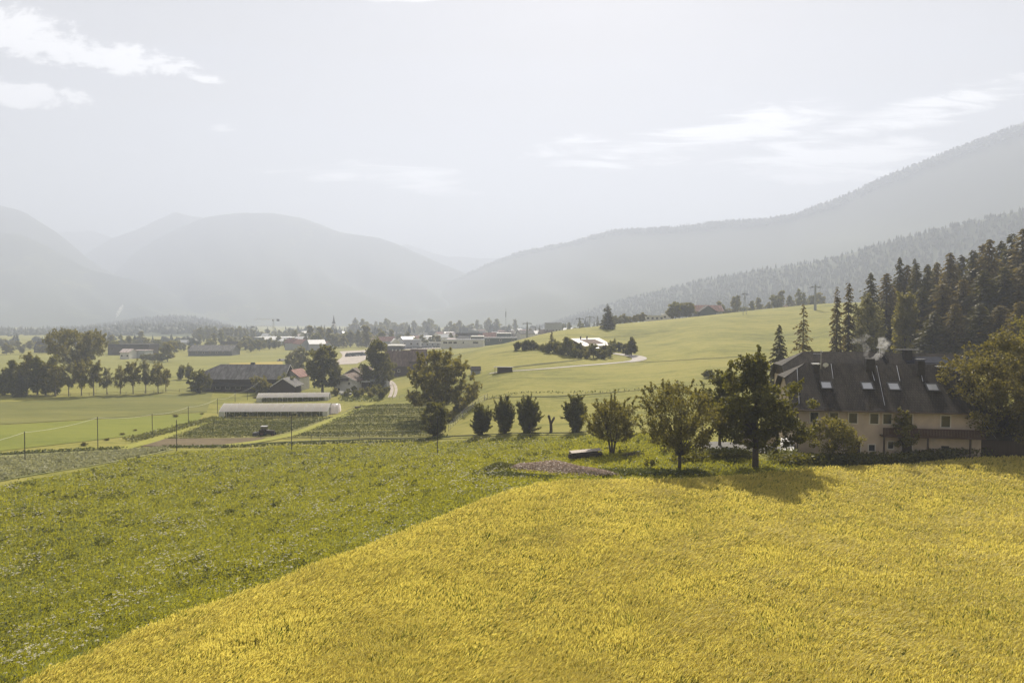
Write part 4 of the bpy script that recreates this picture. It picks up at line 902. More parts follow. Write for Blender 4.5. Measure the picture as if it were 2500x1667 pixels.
# ---------------------------------------------------------------- valley farm: the long barn, its white chalet, the brown hall
Yb = 284.0; q = foot(607, Yb); bl_ = sized(503, 706, Yb); S = Yb / FPX
barn, brf = house("barn", "long dark barn with grey half-hipped roof and pale row of stable windows", "barn", q, math.radians(-2), bl_ - 1.6, 13, 5.9, 5.0, WOOD_DK, T_GREY, over=.9, hip=(4.6, 0), hipz=.45, trim=W_WHITE,
    wins=[('F', x, 1.15, 1.7, 1.0, dict(surround=.1)) for x in [(px - 607) * S for px in (523, 547, 571, 596)]])
a = MB(); a.slab([(-bl_/2 - 3.2, -9.2, 2.55), (bl_/2 - 5, -9.2, 2.55), (bl_/2 - 5, -6.45, 3.9), (-bl_/2 - 3.2, -6.45, 3.9)], .18); lt = a.build("lean_to_roof", T_DARK, barn)
for x in np.linspace(-bl_/2 - 2.6, bl_/2 - 6, 8): a = MB(); a.box(x - .12, x + .12, -9.0, -8.8, -.8, 2.4); a.build("post", WOOD_DK, lt)
a = MB(); a.slab([(-bl_/2 - 5.2, -8.0, 1.6), (-bl_/2 - .85, -8.0, 3.5), (-bl_/2 - .85, 3, 3.5), (-bl_/2 - 5.2, 3, 1.6)], .2); a.build("side_roof", T_DARK, barn)
a = MB(); a.box(.5, 2.1, .3, 1.3, 10.7, 11.6); a.build("ridge_vent", DARKMET, brf)
q = foot(700, Yb - 9); house("cart_porch", "gabled porch with pale barge board against the near end of the long barn", "shed", q, math.radians(88), 8, 8.6, 3.6, 2.8, WOOD_DK, T_GREY, over=.9, trim=W_WHITE)
q = foot(722, Yb + 5); house("farm_wing", "small whitewashed wing with reddish roof at the gable end of the long barn", "house", q, math.radians(80), 9, 7.5, 6.0, 2.7, W_WHITE, T_RED, over=.6, wins=[('L', 0, 3.4, .9, 1.2)])
Yc = 280.0; S = Yc / FPX; q = foot(851, Yc)
chalet, crf = house("chalet", "white chalet with gable balcony between the two big dark trees", "house", q, math.radians(84), 10.5, sized(824, 878, Yc), 4.7, 2.3, W_WHITE, T_BROWN, over=1.0, trim=W_WHITE,
    wins=[('L', 2.4, 2.75, .8, 1.0), ('L', -1.9, 2.75, .8, 1.0), ('L', 2.4, .3, .8, 1.0), ('L', -1.9, .3, .8, 1.0), ('F', 1.0, 2.7, .8, 1.0)])
a = MB(); a.box(-6.2, -5.26, -1.7, 1.7, 4.35, 5.35); a.build("balcony", WOOD_DK, chalet)
q = foot(880, Yc + 22); house("farm_shed", "brown roofed shed with pale verge rising behind the white chalet", "shed", q, math.radians(74), 12, 11, 5.2, 3.2, WOOD_BR, T_BROWN, over=.9, trim=W_WHITE)
q = foot(891, Yc + 4); flat_block("carport", "small carport with bright white roof edge beside the white chalet", q, 0.02, sized(879, 904, Yc), 4, 3.0, WOOD_DK, METAL_W, .5, .2, cat="shed")
q = foot(926, Yc + 6); flat_block("garage", "grey plastered garage block under the double-crowned dark tree", q, 0.02, sized(904, 947, Yc), 7, 3.6, W_GREY, CONC, .25, .1)
Yh = 345.0; q = foot(975, Yh); hall, hrf = house("hall_house", "big brown roofed hall half hidden by the broad open-crowned tree", "house", q, math.radians(-1), sized(940, 1004, Yh), 15, 5.4, 7.0, WOOD_DK, T_BROWN, over=.6, wins=[('F', -3, 2.0, 1.0, 1.2), ('F', 1, 2.0, 1.0, 1.2)])
for x in (-3.4, -1.6, 0.4):
    a = MB(); a.box(x - .25, x + .25, -.9, -.4, 11.9, 12.9); a.build("vent", METAL, hrf)
q = foot(1022, Yh - 1); house("hall_wing", "lower brown roofed wing attached to the big brown hall", "house", q, math.radians(-1), sized(1004, 1041, Yh), 12, 4.9, 5.6, WOOD_DK, T_BROWN, over=.3)
# ---------------------------------------------------------------- polytunnels
FILM = bpy.data.materials.new("tunnel_film"); FILM.use_nodes = True; k = NT(FILM.node_tree)
b_ = k.n('ShaderNodeBsdfPrincipled'); b_.inputs['Base Color'].default_value = (.78, .74, .74, 1); b_.inputs['Roughness'].default_value = .28; tr = k.n('ShaderNodeBsdfTranslucent'); tr.inputs[0].default_value = (.92, .88, .89, 1)
tc = k.n('ShaderNodeTexCoord'); k.link(k.ramp(k.noise(k.scaled(tc.outputs['Object'], (1, .3, .3)), .5, 4), [(.3, (.80, .76, .77)), (.7, (.90, .87, .87))]), b_.inputs['Base Color'])
ms = k.n('ShaderNodeMixShader'); ms.inputs[0].default_value = .7; k.link(b_.outputs[0], ms.inputs[1]); k.link(tr.outputs[0], ms.inputs[2]); o = k.n('ShaderNodeOutputMaterial'); k.link(ms.outputs[0], o.inputs[0])
FILM_DULL = plain("tunnel_film_dull", (.50, .50, .44), .5, .12, .6)
def tunnel(name, label, a_px, b_px, width, eave, ridge, nh, inset=0.0, curve=True, vest=False):
    A, B = spot(*a_px), spot(*b_px); ax = (B - A)[:2]; L = np.linalg.norm(ax); rz = math.atan2(ax[1], ax[0]); c = (A + B) / 2
    t = thing(name, label, "polytunnel", c, rz); pts = []
    n = 14
    for i in range(n + 1):
        s = i / n; y = s * width; z = eave + (ridge - eave) * (1 - abs(2 * s - 1) ** 1.2) if curve else eave + (ridge - eave) * (1 - abs(2 * s - 1)); pts.append((y, z))
    f = MB(); xs = np.linspace(-L/2, L/2, nh); sag = [0.0 if i % 1 == 0 else 0 for i in range(nh)]
    for i in range(nh - 1):
        for (y0, z0), (y1, z1) in zip(pts[:-1], pts[1:]): f.face([(xs[i], y0, z0), (xs[i+1], y0, z0), (xs[i+1], y1, z1), (xs[i], y1, z1)])
    f.build("film_cover", FILM, t, smooth=True)
    h = MB()
    for x in xs:
        h.tube((x, .02, -.6), (x, .02, eave), .05, n=4); h.tube((x, width - .02, -.6), (x, width - .02, eave), .05, n=4)
        for (y0, z0), (y1, z1) in zip(pts[:-1], pts[1:]): h.tube((x, y0, z0 + .04), (x, y1, z1 + .04), .045, n=4)
    h.build("hoop", METAL, t)
    e = MB()
    for x in (-L/2 + .06, L/2 - .06): e.hull([(x, 0.05, -.6)] + [(x, y, z - .03) for y, z in pts] + [(x, width - .05, -.6)], [(x + .03, 0.05, -.6)] + [(x + .03, y, z - .03) for y, z in pts] + [(x + .03, width - .05, -.6)])
    e.box(-L/2, -L/2 + 1.6, .03, .07, -.6, eave); e.box(L/2 - 1.4, L/2, .03, .07, -.6, eave); ew = e.build("end_wall", FILM_DULL, t)
    d = MB(); d.box(L/2 - .03, L/2 + .04, width * .36, width * .62, -.5, 2.2); d.build("door", BLACKISH, ew)
    w_ = MB(); w_.box(-L/2 + 1.6, L/2 - 1.4, width - .06, width - .02, -.4, eave); w_.build("side_wall", FILM_DULL, t)
    if vest:
        v = MB(); ring = [(width * .45 + 2.6 * math.cos(q_), 2.9 * math.sin(q_) * 1.1) for q_ in np.linspace(0, math.pi, 10)]
        v.hull([(L/2 + .05, y + 2.2, z) for y, z in ring], [(L/2 + 2.2, y + 2.2, z) for y, z in ring]); v.build("vestibule", FILM, t, smooth=True)
    rgx = np.random.default_rng(int(L * 10)); m = int(L * 60); X = np.column_stack([rgx.uniform(-L/2 + 1.5, L/2 - 1.2, m), rgx.uniform(.5, 2.2, m), rgx.uniform(0, eave * .95, m)])
    V, Q = quads_at(X, .4, rgx); rot = np.array([[math.cos(rz), -math.sin(rz), 0], [math.sin(rz), math.cos(rz), 0], [0, 0, 1]]); V = V @ rot.T + c
    tag(link("tunnel_crop", mesh_from("tunnel_crop", V, quads=Q, mats=[CROP_D])), kind='stuff'); return t
tunnel("polytunnel", "long white film polytunnel in front, open along its near side", (534, 1019), (799, 1015), 8.4, 1.5, 3.5, 15, vest=True)
tunnel("polytunnel", "paler ribbed greenhouse tunnel behind the long white polytunnel", (626, 982), (802, 977), 6.5, 1.4, 2.75, 15)
# ---------------------------------------------------------------- lodge on the slope, sheds and the huts along its lane
Yl = 268.0; q = spot(1430, 858); Yl = q[1]; Lw = 15.5
lodge, lrf = house("lodge", "low wide lodge with bright white metal roof above the curving lane", "house", (q[0], q[1] + 2, q[2]), math.radians(42), Lw, 13.2, 3.1, 2.5, WOOD_BR, plain("lodge_roof", (.56, .53, .52), .55, .06, .4, spec=.3), over=1.3,
    wins=[('F', x, .9, 1.3, 1.3) for x in (-4, -1, 2.2, 5)] + [('L', x, .9, 1.1, 1.2) for x in (-3, 0, 3)])
a = MB(); sl_ = 2.5 / 6.6
def lp(x, up, out=.05): return (x, -6.6 + up / sl_, 3.1 + up + out)
a.hull([lp(-3.8, .25), lp(5.0, .25), lp(4.2, 1.9), lp(-4.6, 1.9)], [(p_[0], p_[1], p_[2] + .08) for p_ in (lp(-3.8, .25), lp(5.0, .25), lp(4.2, 1.9), lp(-4.6, 1.9))]); a.build("dark_roof_panel", T_BROWN, lrf)
for x in (-3.6, .4): a = MB(); a.box(x - .2, x + .2, -.8, -.4, 4.9, 6.5); a.build("chimney", DARKMET, lrf)
q = spot(1454, 864); t = thing("parasol", "open cream parasol in the lodge garden", "parasol", q); a = MB(); ring = [(2.3 * math.cos(s_), 2.3 * math.sin(s_), 2.5) for s_ in np.linspace(0, 6.28, 12, endpoint=False)]
for i in range(12): a.face([ring[i], ring[(i+1) % 12], (0, 0, 3.2)])
a.build("canopy", WHITE, t); a = MB(); a.tube((0, 0, 0), (0, 0, 3.2), .05); a.build("pole", WOOD_BR, t)
q = spot(1229, 908); t = thing("field_shed", "open dark wooden field shed with flat overhanging roof on the hill meadow", "shed", q, .02); Ls = sized(1206, 1249, q[1])
a = MB(); a.box(-Ls/2 + .9, Ls/2, -1.4, 1.6, -.4, 1.55); a.build("wall", WOOD_DK, t); a = MB(); a.slab([(-Ls/2 - .3, -1.8, 1.85), (Ls/2 + .4, -1.8, 1.75), (Ls/2 + .4, 2, 1.6), (-Ls/2 - .3, 2, 1.7)], .14); a.build("roof", DARKMET, t)
a = MB(); a.box(-Ls/2 + .05, -Ls/2 + .2, -1.4, -1.25, -.4, 1.6); a.build("post", WOOD_BR, t)
q = spot(1161, 912); house("stone_hut", "tiny pale hut with dark roof half behind the broad open-crowned tree", "hut", q, math.radians(8), sized(1150, 1172, q[1]), 3.2, 1.5, 1.1, W_GREY, T_DARK, over=.25)

# ---------------------------------------------------------------- village and works beyond the hill's shoulder
def far_block(px0, px1, ytop, Y, label, wall, roof, wins=0, D=12, name="warehouse", group=None, strip=None, cat="building", rise=.4):
    q = foot((px0 + px1) / 2, Y); H = float(at((px0 + px1) / 2, ytop, Y)[2] - q[2]); L = sized(px0, px1, Y); ws = []
    if strip: ws = [('F', (s0 - (px0 + px1) / 2) / FPX * Y, H * .55, (s1 - s0) / FPX * Y, H * .2, dict(surround=0)) for s0, s1 in strip]
    elif wins: ws = [('F', x, H * .45, 1.6, 1.4, dict(surround=.15)) for x in np.linspace(-L * .38, L * .38, wins)]
    return flat_block(name, label, (q[0], q[1] + D / 2, q[2]), 0.0, L, D, max(H - rise, 1.5), ws and wall or wall, roof, rise, .25, ws, group, cat, z0=-4)
def far_house(px0, px1, ytop, Y, label, wall, roof, rz=0.0, ratio=.45, name="house", D=10, group=None, wins=2, **kw):
    q = foot((px0 + px1) / 2, Y); H = float(at((px0 + px1) / 2, ytop, Y)[2] - q[2]); L = sized(px0, px1, Y) - 1.0
    return house(name, label, "house", (q[0], q[1] + D / 2, q[2]), rz, max(L, 4), D, H * (1 - ratio), H * ratio, wall, roof, over=.5, group=group, walls_z0=-4, wins=[('F', x, H * .25, 1.2, 1.2) for x in (np.linspace(-L * .3, L * .3, wins) if wins else [])], **kw)
far_block(1076, 1181, 829, 500, "long white warehouse with three dark window bands", W_WHITE, W_GREY, strip=((1087, 1097), (1099, 1108), (1111, 1119), (1131, 1134), (1161, 1174)))
far_block(1182, 1262, 824, 540, "dark green shed adjoining the long white warehouse", plain("green_sheet", (.06, .085, .07), .6, .1, 1), W_GREY, wins=3)
far_block(1213, 1247, 813, 600, "dark flat roofed hall with white roof edge above the green shed", plain("blue_grey", (.10, .12, .14), .6, .1, 1), WHITE, wins=4)
far_block(1248, 1292, 815, 620, "low dark hall at the foot of the dark lift pylon", W_GREY, WHITE, wins=3)
far_block(1150, 1180, 820, 580, "petrol station canopy with white edge beside the red roof", BLACKISH, WHITE, rise=1.0)
far_house(1178, 1210, 812, 600, "shop with red roof among the works buildings", W_GREY, T_RED, ratio=.35)
far_house(1112, 1180, 813, 640, "dark roofed houses block above the long white warehouse", W_GREY, T_DARK, ratio=.5)
far_block(983, 1024, 829, 560, "pale grey office cube at the end of the car rows", W_GREY, W_GREY, wins=3)
far_block(1024, 1075, 836, 600, "low grey garage row behind the car rows", W_GREY, CONC, wins=4)
far_block(943, 983, 842, 520, "low canopy with pale flat roof next to the car rows", BLACKISH, WHITE, rise=1.0)
far_block(1331, 1371, 788, 620, "grey apartment block with balconies beyond the lodge", W_GREY, DARKMET, wins=5)
far_block(619, 762, 823, 780, "long low factory with pale flat roof in the valley", plain("green_grey", (.10, .115, .105), .7, .1, .5), WHITE, wins=0, D=30)
far_block(262, 362, 840, 560, "long dark roofed cow shed beyond the tall fan-shaped tree", WOOD_DK, T_DARK, rise=2.0, D=16, name="cow_shed")
far_house(290, 316, 852, 500, "white house with pale pink roof in front of the cow shed", W_WHITE, T_PALE, ratio=.3)
far_block(316, 352, 855, 510, "grey rendered annex joined to the pink roofed house", W_GREY, T_PALE)
far_house(457, 567, 843, 540, "long grey roofed stable on the valley meadow", plain("stable_grey", (.12, .12, .12), .8, .1, 1), T_GREY, ratio=.5, D=16, name="stable", wins=5)
far_house(80, 120, 834, 600, "rounded dark hay barn in the valley", WOOD_DK, T_DARK, ratio=.6, name="hay_barn", wins=0)
far_house(535, 575, 833, 640, "dark gabled barn behind the long grey roofed stable", WOOD_DK, T_DARK, ratio=.5, name="barn", wins=0)
far_house(424, 455, 830, 760, "small pale roofed hall next to the long grey stable", W_GREY, W_GREY, ratio=.4, name="hall", wins=0)
far_house(675, 705, 877, 460, "grey roofed cottage peeping over the long barn ridge", W_GREY, T_GREY, ratio=.5)
far_block(1577, 1620, 770, 510, "long white flat roofed house at the top of the hill meadow", W_WHITE, WHITE, wins=4, D=8)
far_block(1620, 1645, 766, 520, "pale box house behind the bushy tree on the hill edge", W_WHITE, WHITE, wins=2, D=8)
q = foot(1727, 490); hh = sized(1690, 1762, 490); house("chalet", "chalet with faded red roof and green gable on the hilltop edge", "house", (q[0], q[1] + 5, q[2] - .5), math.radians(3), hh, 11, 4.2, 4.0, W_GREY, T_RED, over=.8, trim=WHITE, walls_z0=-4)
q = foot(1727, 486); house("gable_wing", "cross gable wing in front of the faded red roof", "house", (q[0], q[1] + 3, q[2] - .5), math.radians(93), 7, 12, 3.6, 3.9, plain("green_grey", (.10, .115, .105), .7, .1, .5), T_DARK, over=.8, walls_z0=-4)
# scattered village houses in the haze
vr = np.random.default_rng(77); VW = [W_WHITE, W_GREY, W_OCHRE]; VR = [T_RED, T_BROWN, T_GREY, T_DARK]
for i in range(105):
    px = vr.uniform(640, 1480) if i < 70 else vr.uniform(880, 1330); Y = vr.uniform(700, 1250); Y = Y if i % 3 else vr.uniform(600, 800); q = foot(px, Y); L = vr.uniform(9, 16)
    house("village_house", "small hazy house among the trees of the distant village", "house", q, vr.uniform(-1, 1), L, vr.uniform(8, 11), vr.uniform(4.5, 7), vr.uniform(2.5, 4), VW[i % 2], (VR + [T_PALE, METAL_W, METAL_W])[vr.integers(7)], over=.5, walls_z0=-3, group="hazy houses of the distant village")
for i in range(12):
    px = vr.uniform(1790, 1930); Y = vr.uniform(640, 800); q = foot(px, Y)
    house("hillside_house", "small hazy house in the trees below the wooded hill", "house", q, vr.uniform(-.6, .6), vr.uniform(9, 14), 9, 5, 3.2, W_WHITE, VR[vr.integers(4)], over=.5, walls_z0=-4, group="hazy houses below the wooded hill")
# church
Yk = 1150; q = foot(815, Yk); zt = float(at(815, 769, Yk)[2] - q[2]); t = thing("church", "church with needle spire rising over the hazy trees", "church", q); w_ = 4.6
a = MB(); a.box(-w_/2, w_/2, -w_/2, w_/2, -2, zt * .62); a.build("tower", W_WHITE, t); a = MB(); s_ = w_ / 2 + .3; z0 = zt * .62
ring = [(-s_, -s_, z0), (s_, -s_, z0), (s_, s_, z0), (-s_, s_, z0)]; ring2 = [(x * .55, y * .55, z0 + zt * .10) for x, y, _ in ring]; a.hull(ring, ring2); a.hull(ring2, [(x * .03, y * .03, zt) for x, y, _ in ring]); a.build("spire", T_DARK, t)
a = MB(); a.box(-.7, .7, -w_/2 - .1, -w_/2 + .02, zt * .48, zt * .56); a.build("belfry_window", BLACKISH, t)
a = MB(); a.box(-11, -2.4, -4, 4, -2, zt * .24); a.build("nave", W_WHITE, t); a = MB(); a.slab([(-11.4, -4.6, zt * .24), (-2.4, -4.6, zt * .24), (-2.4, 0, zt * .42), (-11.4, 0, zt * .42)], .3); a.slab([(-11.4, 4.6, zt * .24), (-2.4, 4.6, zt * .24), (-2.4, 0, zt * .42), (-11.4, 0, zt * .42)], .3); a.build("nave_roof", METAL_W, t)
# tower cranes
def crane(px, ytop, yjib, j0, j1, Y, label, tilt=0.0):
    q = foot(px, Y); zt = float(at(px, ytop, Y)[2] - q[2]); zj = float(at(px, yjib, Y)[2] - q[2]); S = Y / FPX; t = thing("tower_crane", label, "crane", q)
    a = MB(); r = .75
    for sx in (-r, r):
        for sy in (-r, r): a.tube((sx, sy, -2), (sx, sy, zj), .16, n=4)
    for i, z in enumerate(np.arange(0, zj - 2, 2.2)): a.tube((-r, -r, z), (r, -r, z + 2.2), .09, n=3); a.tube((-r, r, z), (-r, -r, z + 2.2), .09, n=3)
    a.build("mast", METAL, t)
    x0, x1 = (j0 - px) * S, (j1 - px) * S; a = MB()
    for sy, dz in ((-.6, 0), (.6, 0), (0, 1.1)): a.tube((x0, sy, zj + dz), (x1, sy, zj + dz), .14, n=4)
    for x in np.arange(x0, x1 - 1.5, 1.6): a.tube((x, -.6, zj), (x + .8, 0, zj + 1.1), .07, n=3); a.tube((x + .8, 0, zj + 1.1), (x + 1.6, .6, zj), .07, n=3)
    a.build("jib", METAL, t); a = MB(); a.hull([(-.8, -.8, zj), (.8, -.8, zj), (.8, .8, zj), (-.8, .8, zj)], [(-.1, -.1, zt), (.1, -.1, zt), (.1, .1, zt), (-.1, .1, zt)]); a.build("tower_peak", METAL, t)
    a = MB(); xe = x1 if abs(x1) < abs(x0) else x0; a.box(xe - 1.6, xe + 1.6, -.9, .9, zj - 2.2, zj + .6); a.build("counterweight", DARKMET, t); a = MB(); a.box(-1.1, .2, -1.6, -.8, zj - 2.0, zj - .1); a.build("cab", DARKMET, t)
crane(668, 777, 780, 622, 679, 900, "hazy tower crane with long jib over the valley trees"); crane(622, 792, 797, 616, 668, 980, "shorter hazy tower crane half behind the trees")
# ---------------------------------------------------------------- lift pylons and mast
def pylon(px, py, ytop, arm, label, Y=None, tube=True, taper=.9):
    q = spot(px, py) if Y is None else foot(px, Y); H = height_to(q, ytop); t = thing("lift_pylon", label, "pylon", q, group=None); a = MB()
    if tube: a.tube((0, 0, -1), (0, 0, H * .97), taper, taper * .45, 8)
    else:
        for s_ in (-1, 1): a.tube((s_ * taper * 1.2, 0, -1), (0, 0, H * .95), .14, n=4)
        for z in np.linspace(.1, .85, 8): a.tube((-taper * 1.2 * (1 - z), 0, z * H), (taper * 1.2 * (1 - z - .1), 0, (z + .1) * H), .07, n=3)
    a.build("mast", METAL if False else plain("galvanised", (.26, .27, .28), .6, .1, 2), t)
    w_ = arm / FPX * q[1]; a = MB(); a.box(-w_ / 2, w_ / 2, -.25, .25, H * .86, H * .86 + .45); a.build("cross_arm", plain("galvanised", (.26, .27, .28)), t)
    for s_ in (-1, 1):
        a = MB(); a.box(s_ * w_ / 2 - .18, s_ * w_ / 2 + .18, -2.2, 2.2, H * .86 - .35, H * .86 - .02); a.build("sheave_train", DARKMET, t)
    a = MB(); a.tube((0, 0, H * .86 + .45), (0, 0, H), .12, n=5); a.build("top_post", plain("galvanised", (.26, .27, .28)), t)
pylon(1990, 757, 692, 20, "tall tubular lift pylon at the edge of the spruces"); pylon(1818, 768, 710, 12, "thin lattice lift pylon past the hilltop chalet", tube=False)
pylon(1287, 832, 785, 20, "dark lift pylon standing above the lodge lane hedge", Y=400, taper=.7); pylon(1415, 805, 775, 17, "leaning lift pylon above the lodge roof", taper=.6, Y=420); pylon(1440, 803, 771, 20, "faint lift pylon behind the leaning one", taper=.4, Y=470)
q = foot(1235, 620); t = thing("radio_mast", "slim radio mast over the village with a dark antenna cluster", "mast", q); zt = height_to(q, 752); a = MB(); a.tube((0, 0, -1), (0, 0, zt), .3, .12, 6); a.build("pole", plain("galvanised", (.26, .27, .28)), t); a = MB(); a.box(-.3, .3, -.3, .3, zt * .74, zt * .90); a.build("antenna", DARKMET, t)
# ================================================================ TREES ONE BY ONE
ORD = "first second third fourth fifth sixth seventh eighth ninth tenth eleventh twelfth thirteenth fourteenth fifteenth sixteenth seventeenth eighteenth nineteenth twentieth".split()
ORD += ["twenty-" + o for o in ORD[:9]] + ["thirtieth"] + ["thirty-" + o for o in ORD[:9]]
def H_of(p, ytop): return height_to(p, ytop)
def big(kind, label, px, py, ytop, half_px, prof, seed, cat="tree", Y=None, **kw):
    """a tree of its own shape: height and spread read off the photograph"""
    p = spot(px, py) if Y is None else foot(px, Y); H = H_of(p, ytop); R = 1.13 * half_px / FPX * p[1]
    ms = crown_tree(kind, H, kw.pop("cb", .15), scaled_prof(prof, R), seed, **kw); return plant_tree(kind, ms, p, label, cat)
VASE = [(0, .35), (.15, .75), (.35, 1.0), (.6, .98), (.8, .8), (.93, .5), (1, .2)]
PEAR = [(0, .45), (.12, .85), (.3, 1.0), (.5, .88), (.7, .62), (.85, .50), (1, .22)]
DOME = [(0, .55), (.2, .95), (.45, 1.0), (.7, .85), (.9, .5), (1, .15)]
POLL = [(0, .55), (.15, .72), (.4, .98), (.65, 1.0), (.87, .75), (1, .3)]
FAN = [(0, .18), (.2, .45), (.45, .82), (.7, 1.0), (.88, .92), (1, .6)]
big("pear_tree", "tall dark pear tree with ragged crown in front of the farmhouse corner", 1844, 1143, 862, 108, PEAR, 201, cb=.20, clumps=150, per=105, lsize=.24, csize=.95, trunk=.36, fork=.30, mat=LF_DARK, wob=.35, shoots=50, shoot_len=1.0, steep=.7, inner=.6)
big("apple_tree", "open spreading apple tree with forked trunk beside the pear tree", 1659, 1150, 934, 100, VASE, 202, cb=.20, clumps=170, per=66, lsize=.16, csize=.85, trunk=.21, fork=.17, mat=LF_OLIVE, shoots=140, shoot_len=1.0, steep=1.0, inner=.6, wob=.25)
big("apple_tree", "rounded bushy apple tree with three stems next to the log pile", 1494, 1108, 968, 62, DOME, 203, cb=.24, clumps=80, per=75, lsize=.18, csize=.85, trunk=.15, fork=.2, stems=3, mat=LF_LIGHT, shoots=120, shoot_len=1.1, steep=1.1)
big("cherry_tree", "dark shadowed tree squeezed between the apple tree and the pear tree", 1757, 1088, 912, 48, DOME, 204, cb=.25, clumps=70, per=70, lsize=.22, csize=.9, trunk=.2, fork=.25, mat=LF_DARK, shoots=60)
big("walnut_tree", "very broad brown-green tree hanging over the farmhouse roof end", 2440, 1105, 800, 118, [(0, .75), (.2, 1.0), (.5, 1.02), (.75, .8), (.92, .45), (1, .15)], 205, cb=.16, clumps=210, per=110, lsize=.21, csize=1.1, trunk=.4, fork=.2, mat=LF_RUST, shoots=110, shoot_len=.9, inner=.45)
big("linden_tree", "tall green-gold tree rising behind the broad brown-green tree", 2520, 1060, 758, 75, DOME, 206, Y=104, cb=.15, clumps=110, per=95, lsize=.24, csize=1.2, trunk=.35, fork=.3, mat=LF_OLIVE, shoots=50)
big("garden_tree", "small rounded yellow-green tree in front of the farmhouse wall", 2033, 1127, 1017, 57, DOME, 207, cb=.20, clumps=85, per=75, lsize=.15, csize=.6, trunk=.12, fork=.22, mat=LF_LIGHT, shoots=50, shoot_len=.5)
big("garden_tree", "slim upright young tree below the farmhouse balcony", 2203, 1118, 997, 33, [(0, .5), (.2, .95), (.5, 1.0), (.75, .6), (.9, .3), (1, .15)], 208, cb=.22, clumps=50, per=55, lsize=.17, csize=.45, trunk=.07, fork=.3, mat=LF_LIGHT, shoots=30, shoot_len=.4)
big("broad_tree", "big open-crowned broad tree standing over the vegetable field corner", 1078, 1016, 853, 82, [(0, .55), (.12, .85), (.35, .98), (.6, .95), (.8, .75), (.93, .5), (1, .25)], 209, cb=.12, clumps=190, per=60, lsize=.42, csize=1.25, trunk=.42, fork=.14, mat=LF_OLIVE, wob=.28, shoots=120, shoot_len=1.5, steep=1.3, inner=.5)
big("round_tree", "dense black-green round tree at the end of the pollard row", 1062, 1064, 979, 34, DOME, 210, cb=.10, clumps=95, per=95, lsize=.24, csize=.8, trunk=.22, fork=.15, stems=2, mat=LF_DARK, inner=.35, wob=.15, shoots=30, shoot_len=.5)
for (px, py, yt, hw_, lb) in ((1176, 1061, 994, 22, "smallest pollard tree, knobbly, next to the dense round tree"), (1233, 1058, 974, 22, "pollard tree with tapering crown, second from the dense round tree"), (1293, 1056, 974, 26, "pollard tree with even brush-like crown beside the bare stump"), (1404, 1054, 968, 24, "pollard tree standing alone past the bare stump")):
    big("pollard_tree", lb, px, py, yt, hw_, POLL, 300 + px, cb=.02, clumps=95, per=95, lsize=.2, csize=.62, trunk=.3, fork=.16, mat=LF_DARK, shoots=170, shoot_len=1.1, inner=.5, wob=.2)
# the bare forked stump in that row
p = spot(1345, 1054); hS = height_to(p, 1015); t = thing("tree_stump", "bare black forked tree stump standing in the pollard row", "stump", p); a = MB()
a.tube((0, 0, -.3), (.05, 0, .3), .42, .30, 9); a.tube((.05, 0, .3), (-.02, 0, hS * .62), .30, .27, 9); a.build("trunk", BARK, t, smooth=True)
for q1, r1 in (((-.42, 0, hS * .98), .27), ((.62, 0, hS * .86), .24)):
    a = MB(); m_ = (np.array((-.02, 0, hS * .55)) + np.array(q1)) / 2 + (0, 0, -.05); a.tube((-.02, 0, hS * .5), m_, .25, .22, 8); a.tube(m_, q1, .22, r1, 8); a.tube(q1, np.array(q1) + (0, 0, .25), r1, r1 * .5, 8); a.build("limb_stub", BARK, t, smooth=True)
# the valley-farm trees
big("poplar_tree", "dense tall poplar between the long barn and the white chalet", 786, 952, 838, 40, [(0, .6), (.2, .9), (.5, 1), (.75, .9), (.92, .6), (1, .3)], 211, Y=272, cb=.10, clumps=120, per=80, lsize=.5, csize=1.5, trunk=.5, fork=.2, mat=LF_DARK, shoots=60, shoot_len=1.5)
big("birch_tree", "paler birch leaning out of the dense poplar beside the chalet", 815, 952, 872, 16, DOME, 212, Y=274, cb=.2, clumps=50, per=60, lsize=.45, csize=1.1, trunk=.2, fork=.4, mat=LF_PALE, droop=.5, shoots=30)
big("double_tree", "double-crowned dark tree in front of the brown hall", 922, 958, 828, 44, [(0, .85), (.2, 1.0), (.42, .9), (.55, .62), (.75, .6), (.92, .5), (1, .2)], 213, Y=287, cb=.06, clumps=130, per=80, lsize=.55, csize=1.6, trunk=.5, fork=.2, mat=LF_DARK, wob=.18, shoots=40, shoot_len=1.2)
big("fan_tree", "tall fan-shaped poplar towering over the birch row", 183, 930, 806, 62, FAN, 214, Y=325, cb=.14, clumps=230, per=62, lsize=.5, csize=1.6, trunk=.55, fork=.22, mat=LF_OLIVE, steep=1.6, shoots=180, shoot_len=1.8, wob=.08, inner=.42)
big("ash_tree", "light grey-green tree behind the dense poplar", 730, 905, 843, 30, DOME, 215, Y=380, cb=.1, clumps=70, per=60, lsize=.6, csize=1.6, trunk=.4, fork=.2, mat=LF_PALE)
big("round_bush_tree", "spiky rounded bush at the end of the birch row fence", 484, 954, 900, 23, DOME, 216, Y=270, cb=.04, clumps=60, per=60, lsize=.42, csize=.95, trunk=.15, fork=.1, stems=3, mat=LF_DARK, shoots=60, shoot_len=1.0)
for px, yt, hw_, lb in ((440, 896, 9, "small upright tree nearer the birches on the pale meadow"), (459, 892, 9, "darker small upright tree beside the spiky bush")):
    big("young_tree", lb, px, 922, yt, hw_, POLL, 400 + px, Y=330, cb=.1, clumps=26, per=40, lsize=.5, csize=.9, trunk=.12, fork=.2, mat=LF_MID, shoots=20)
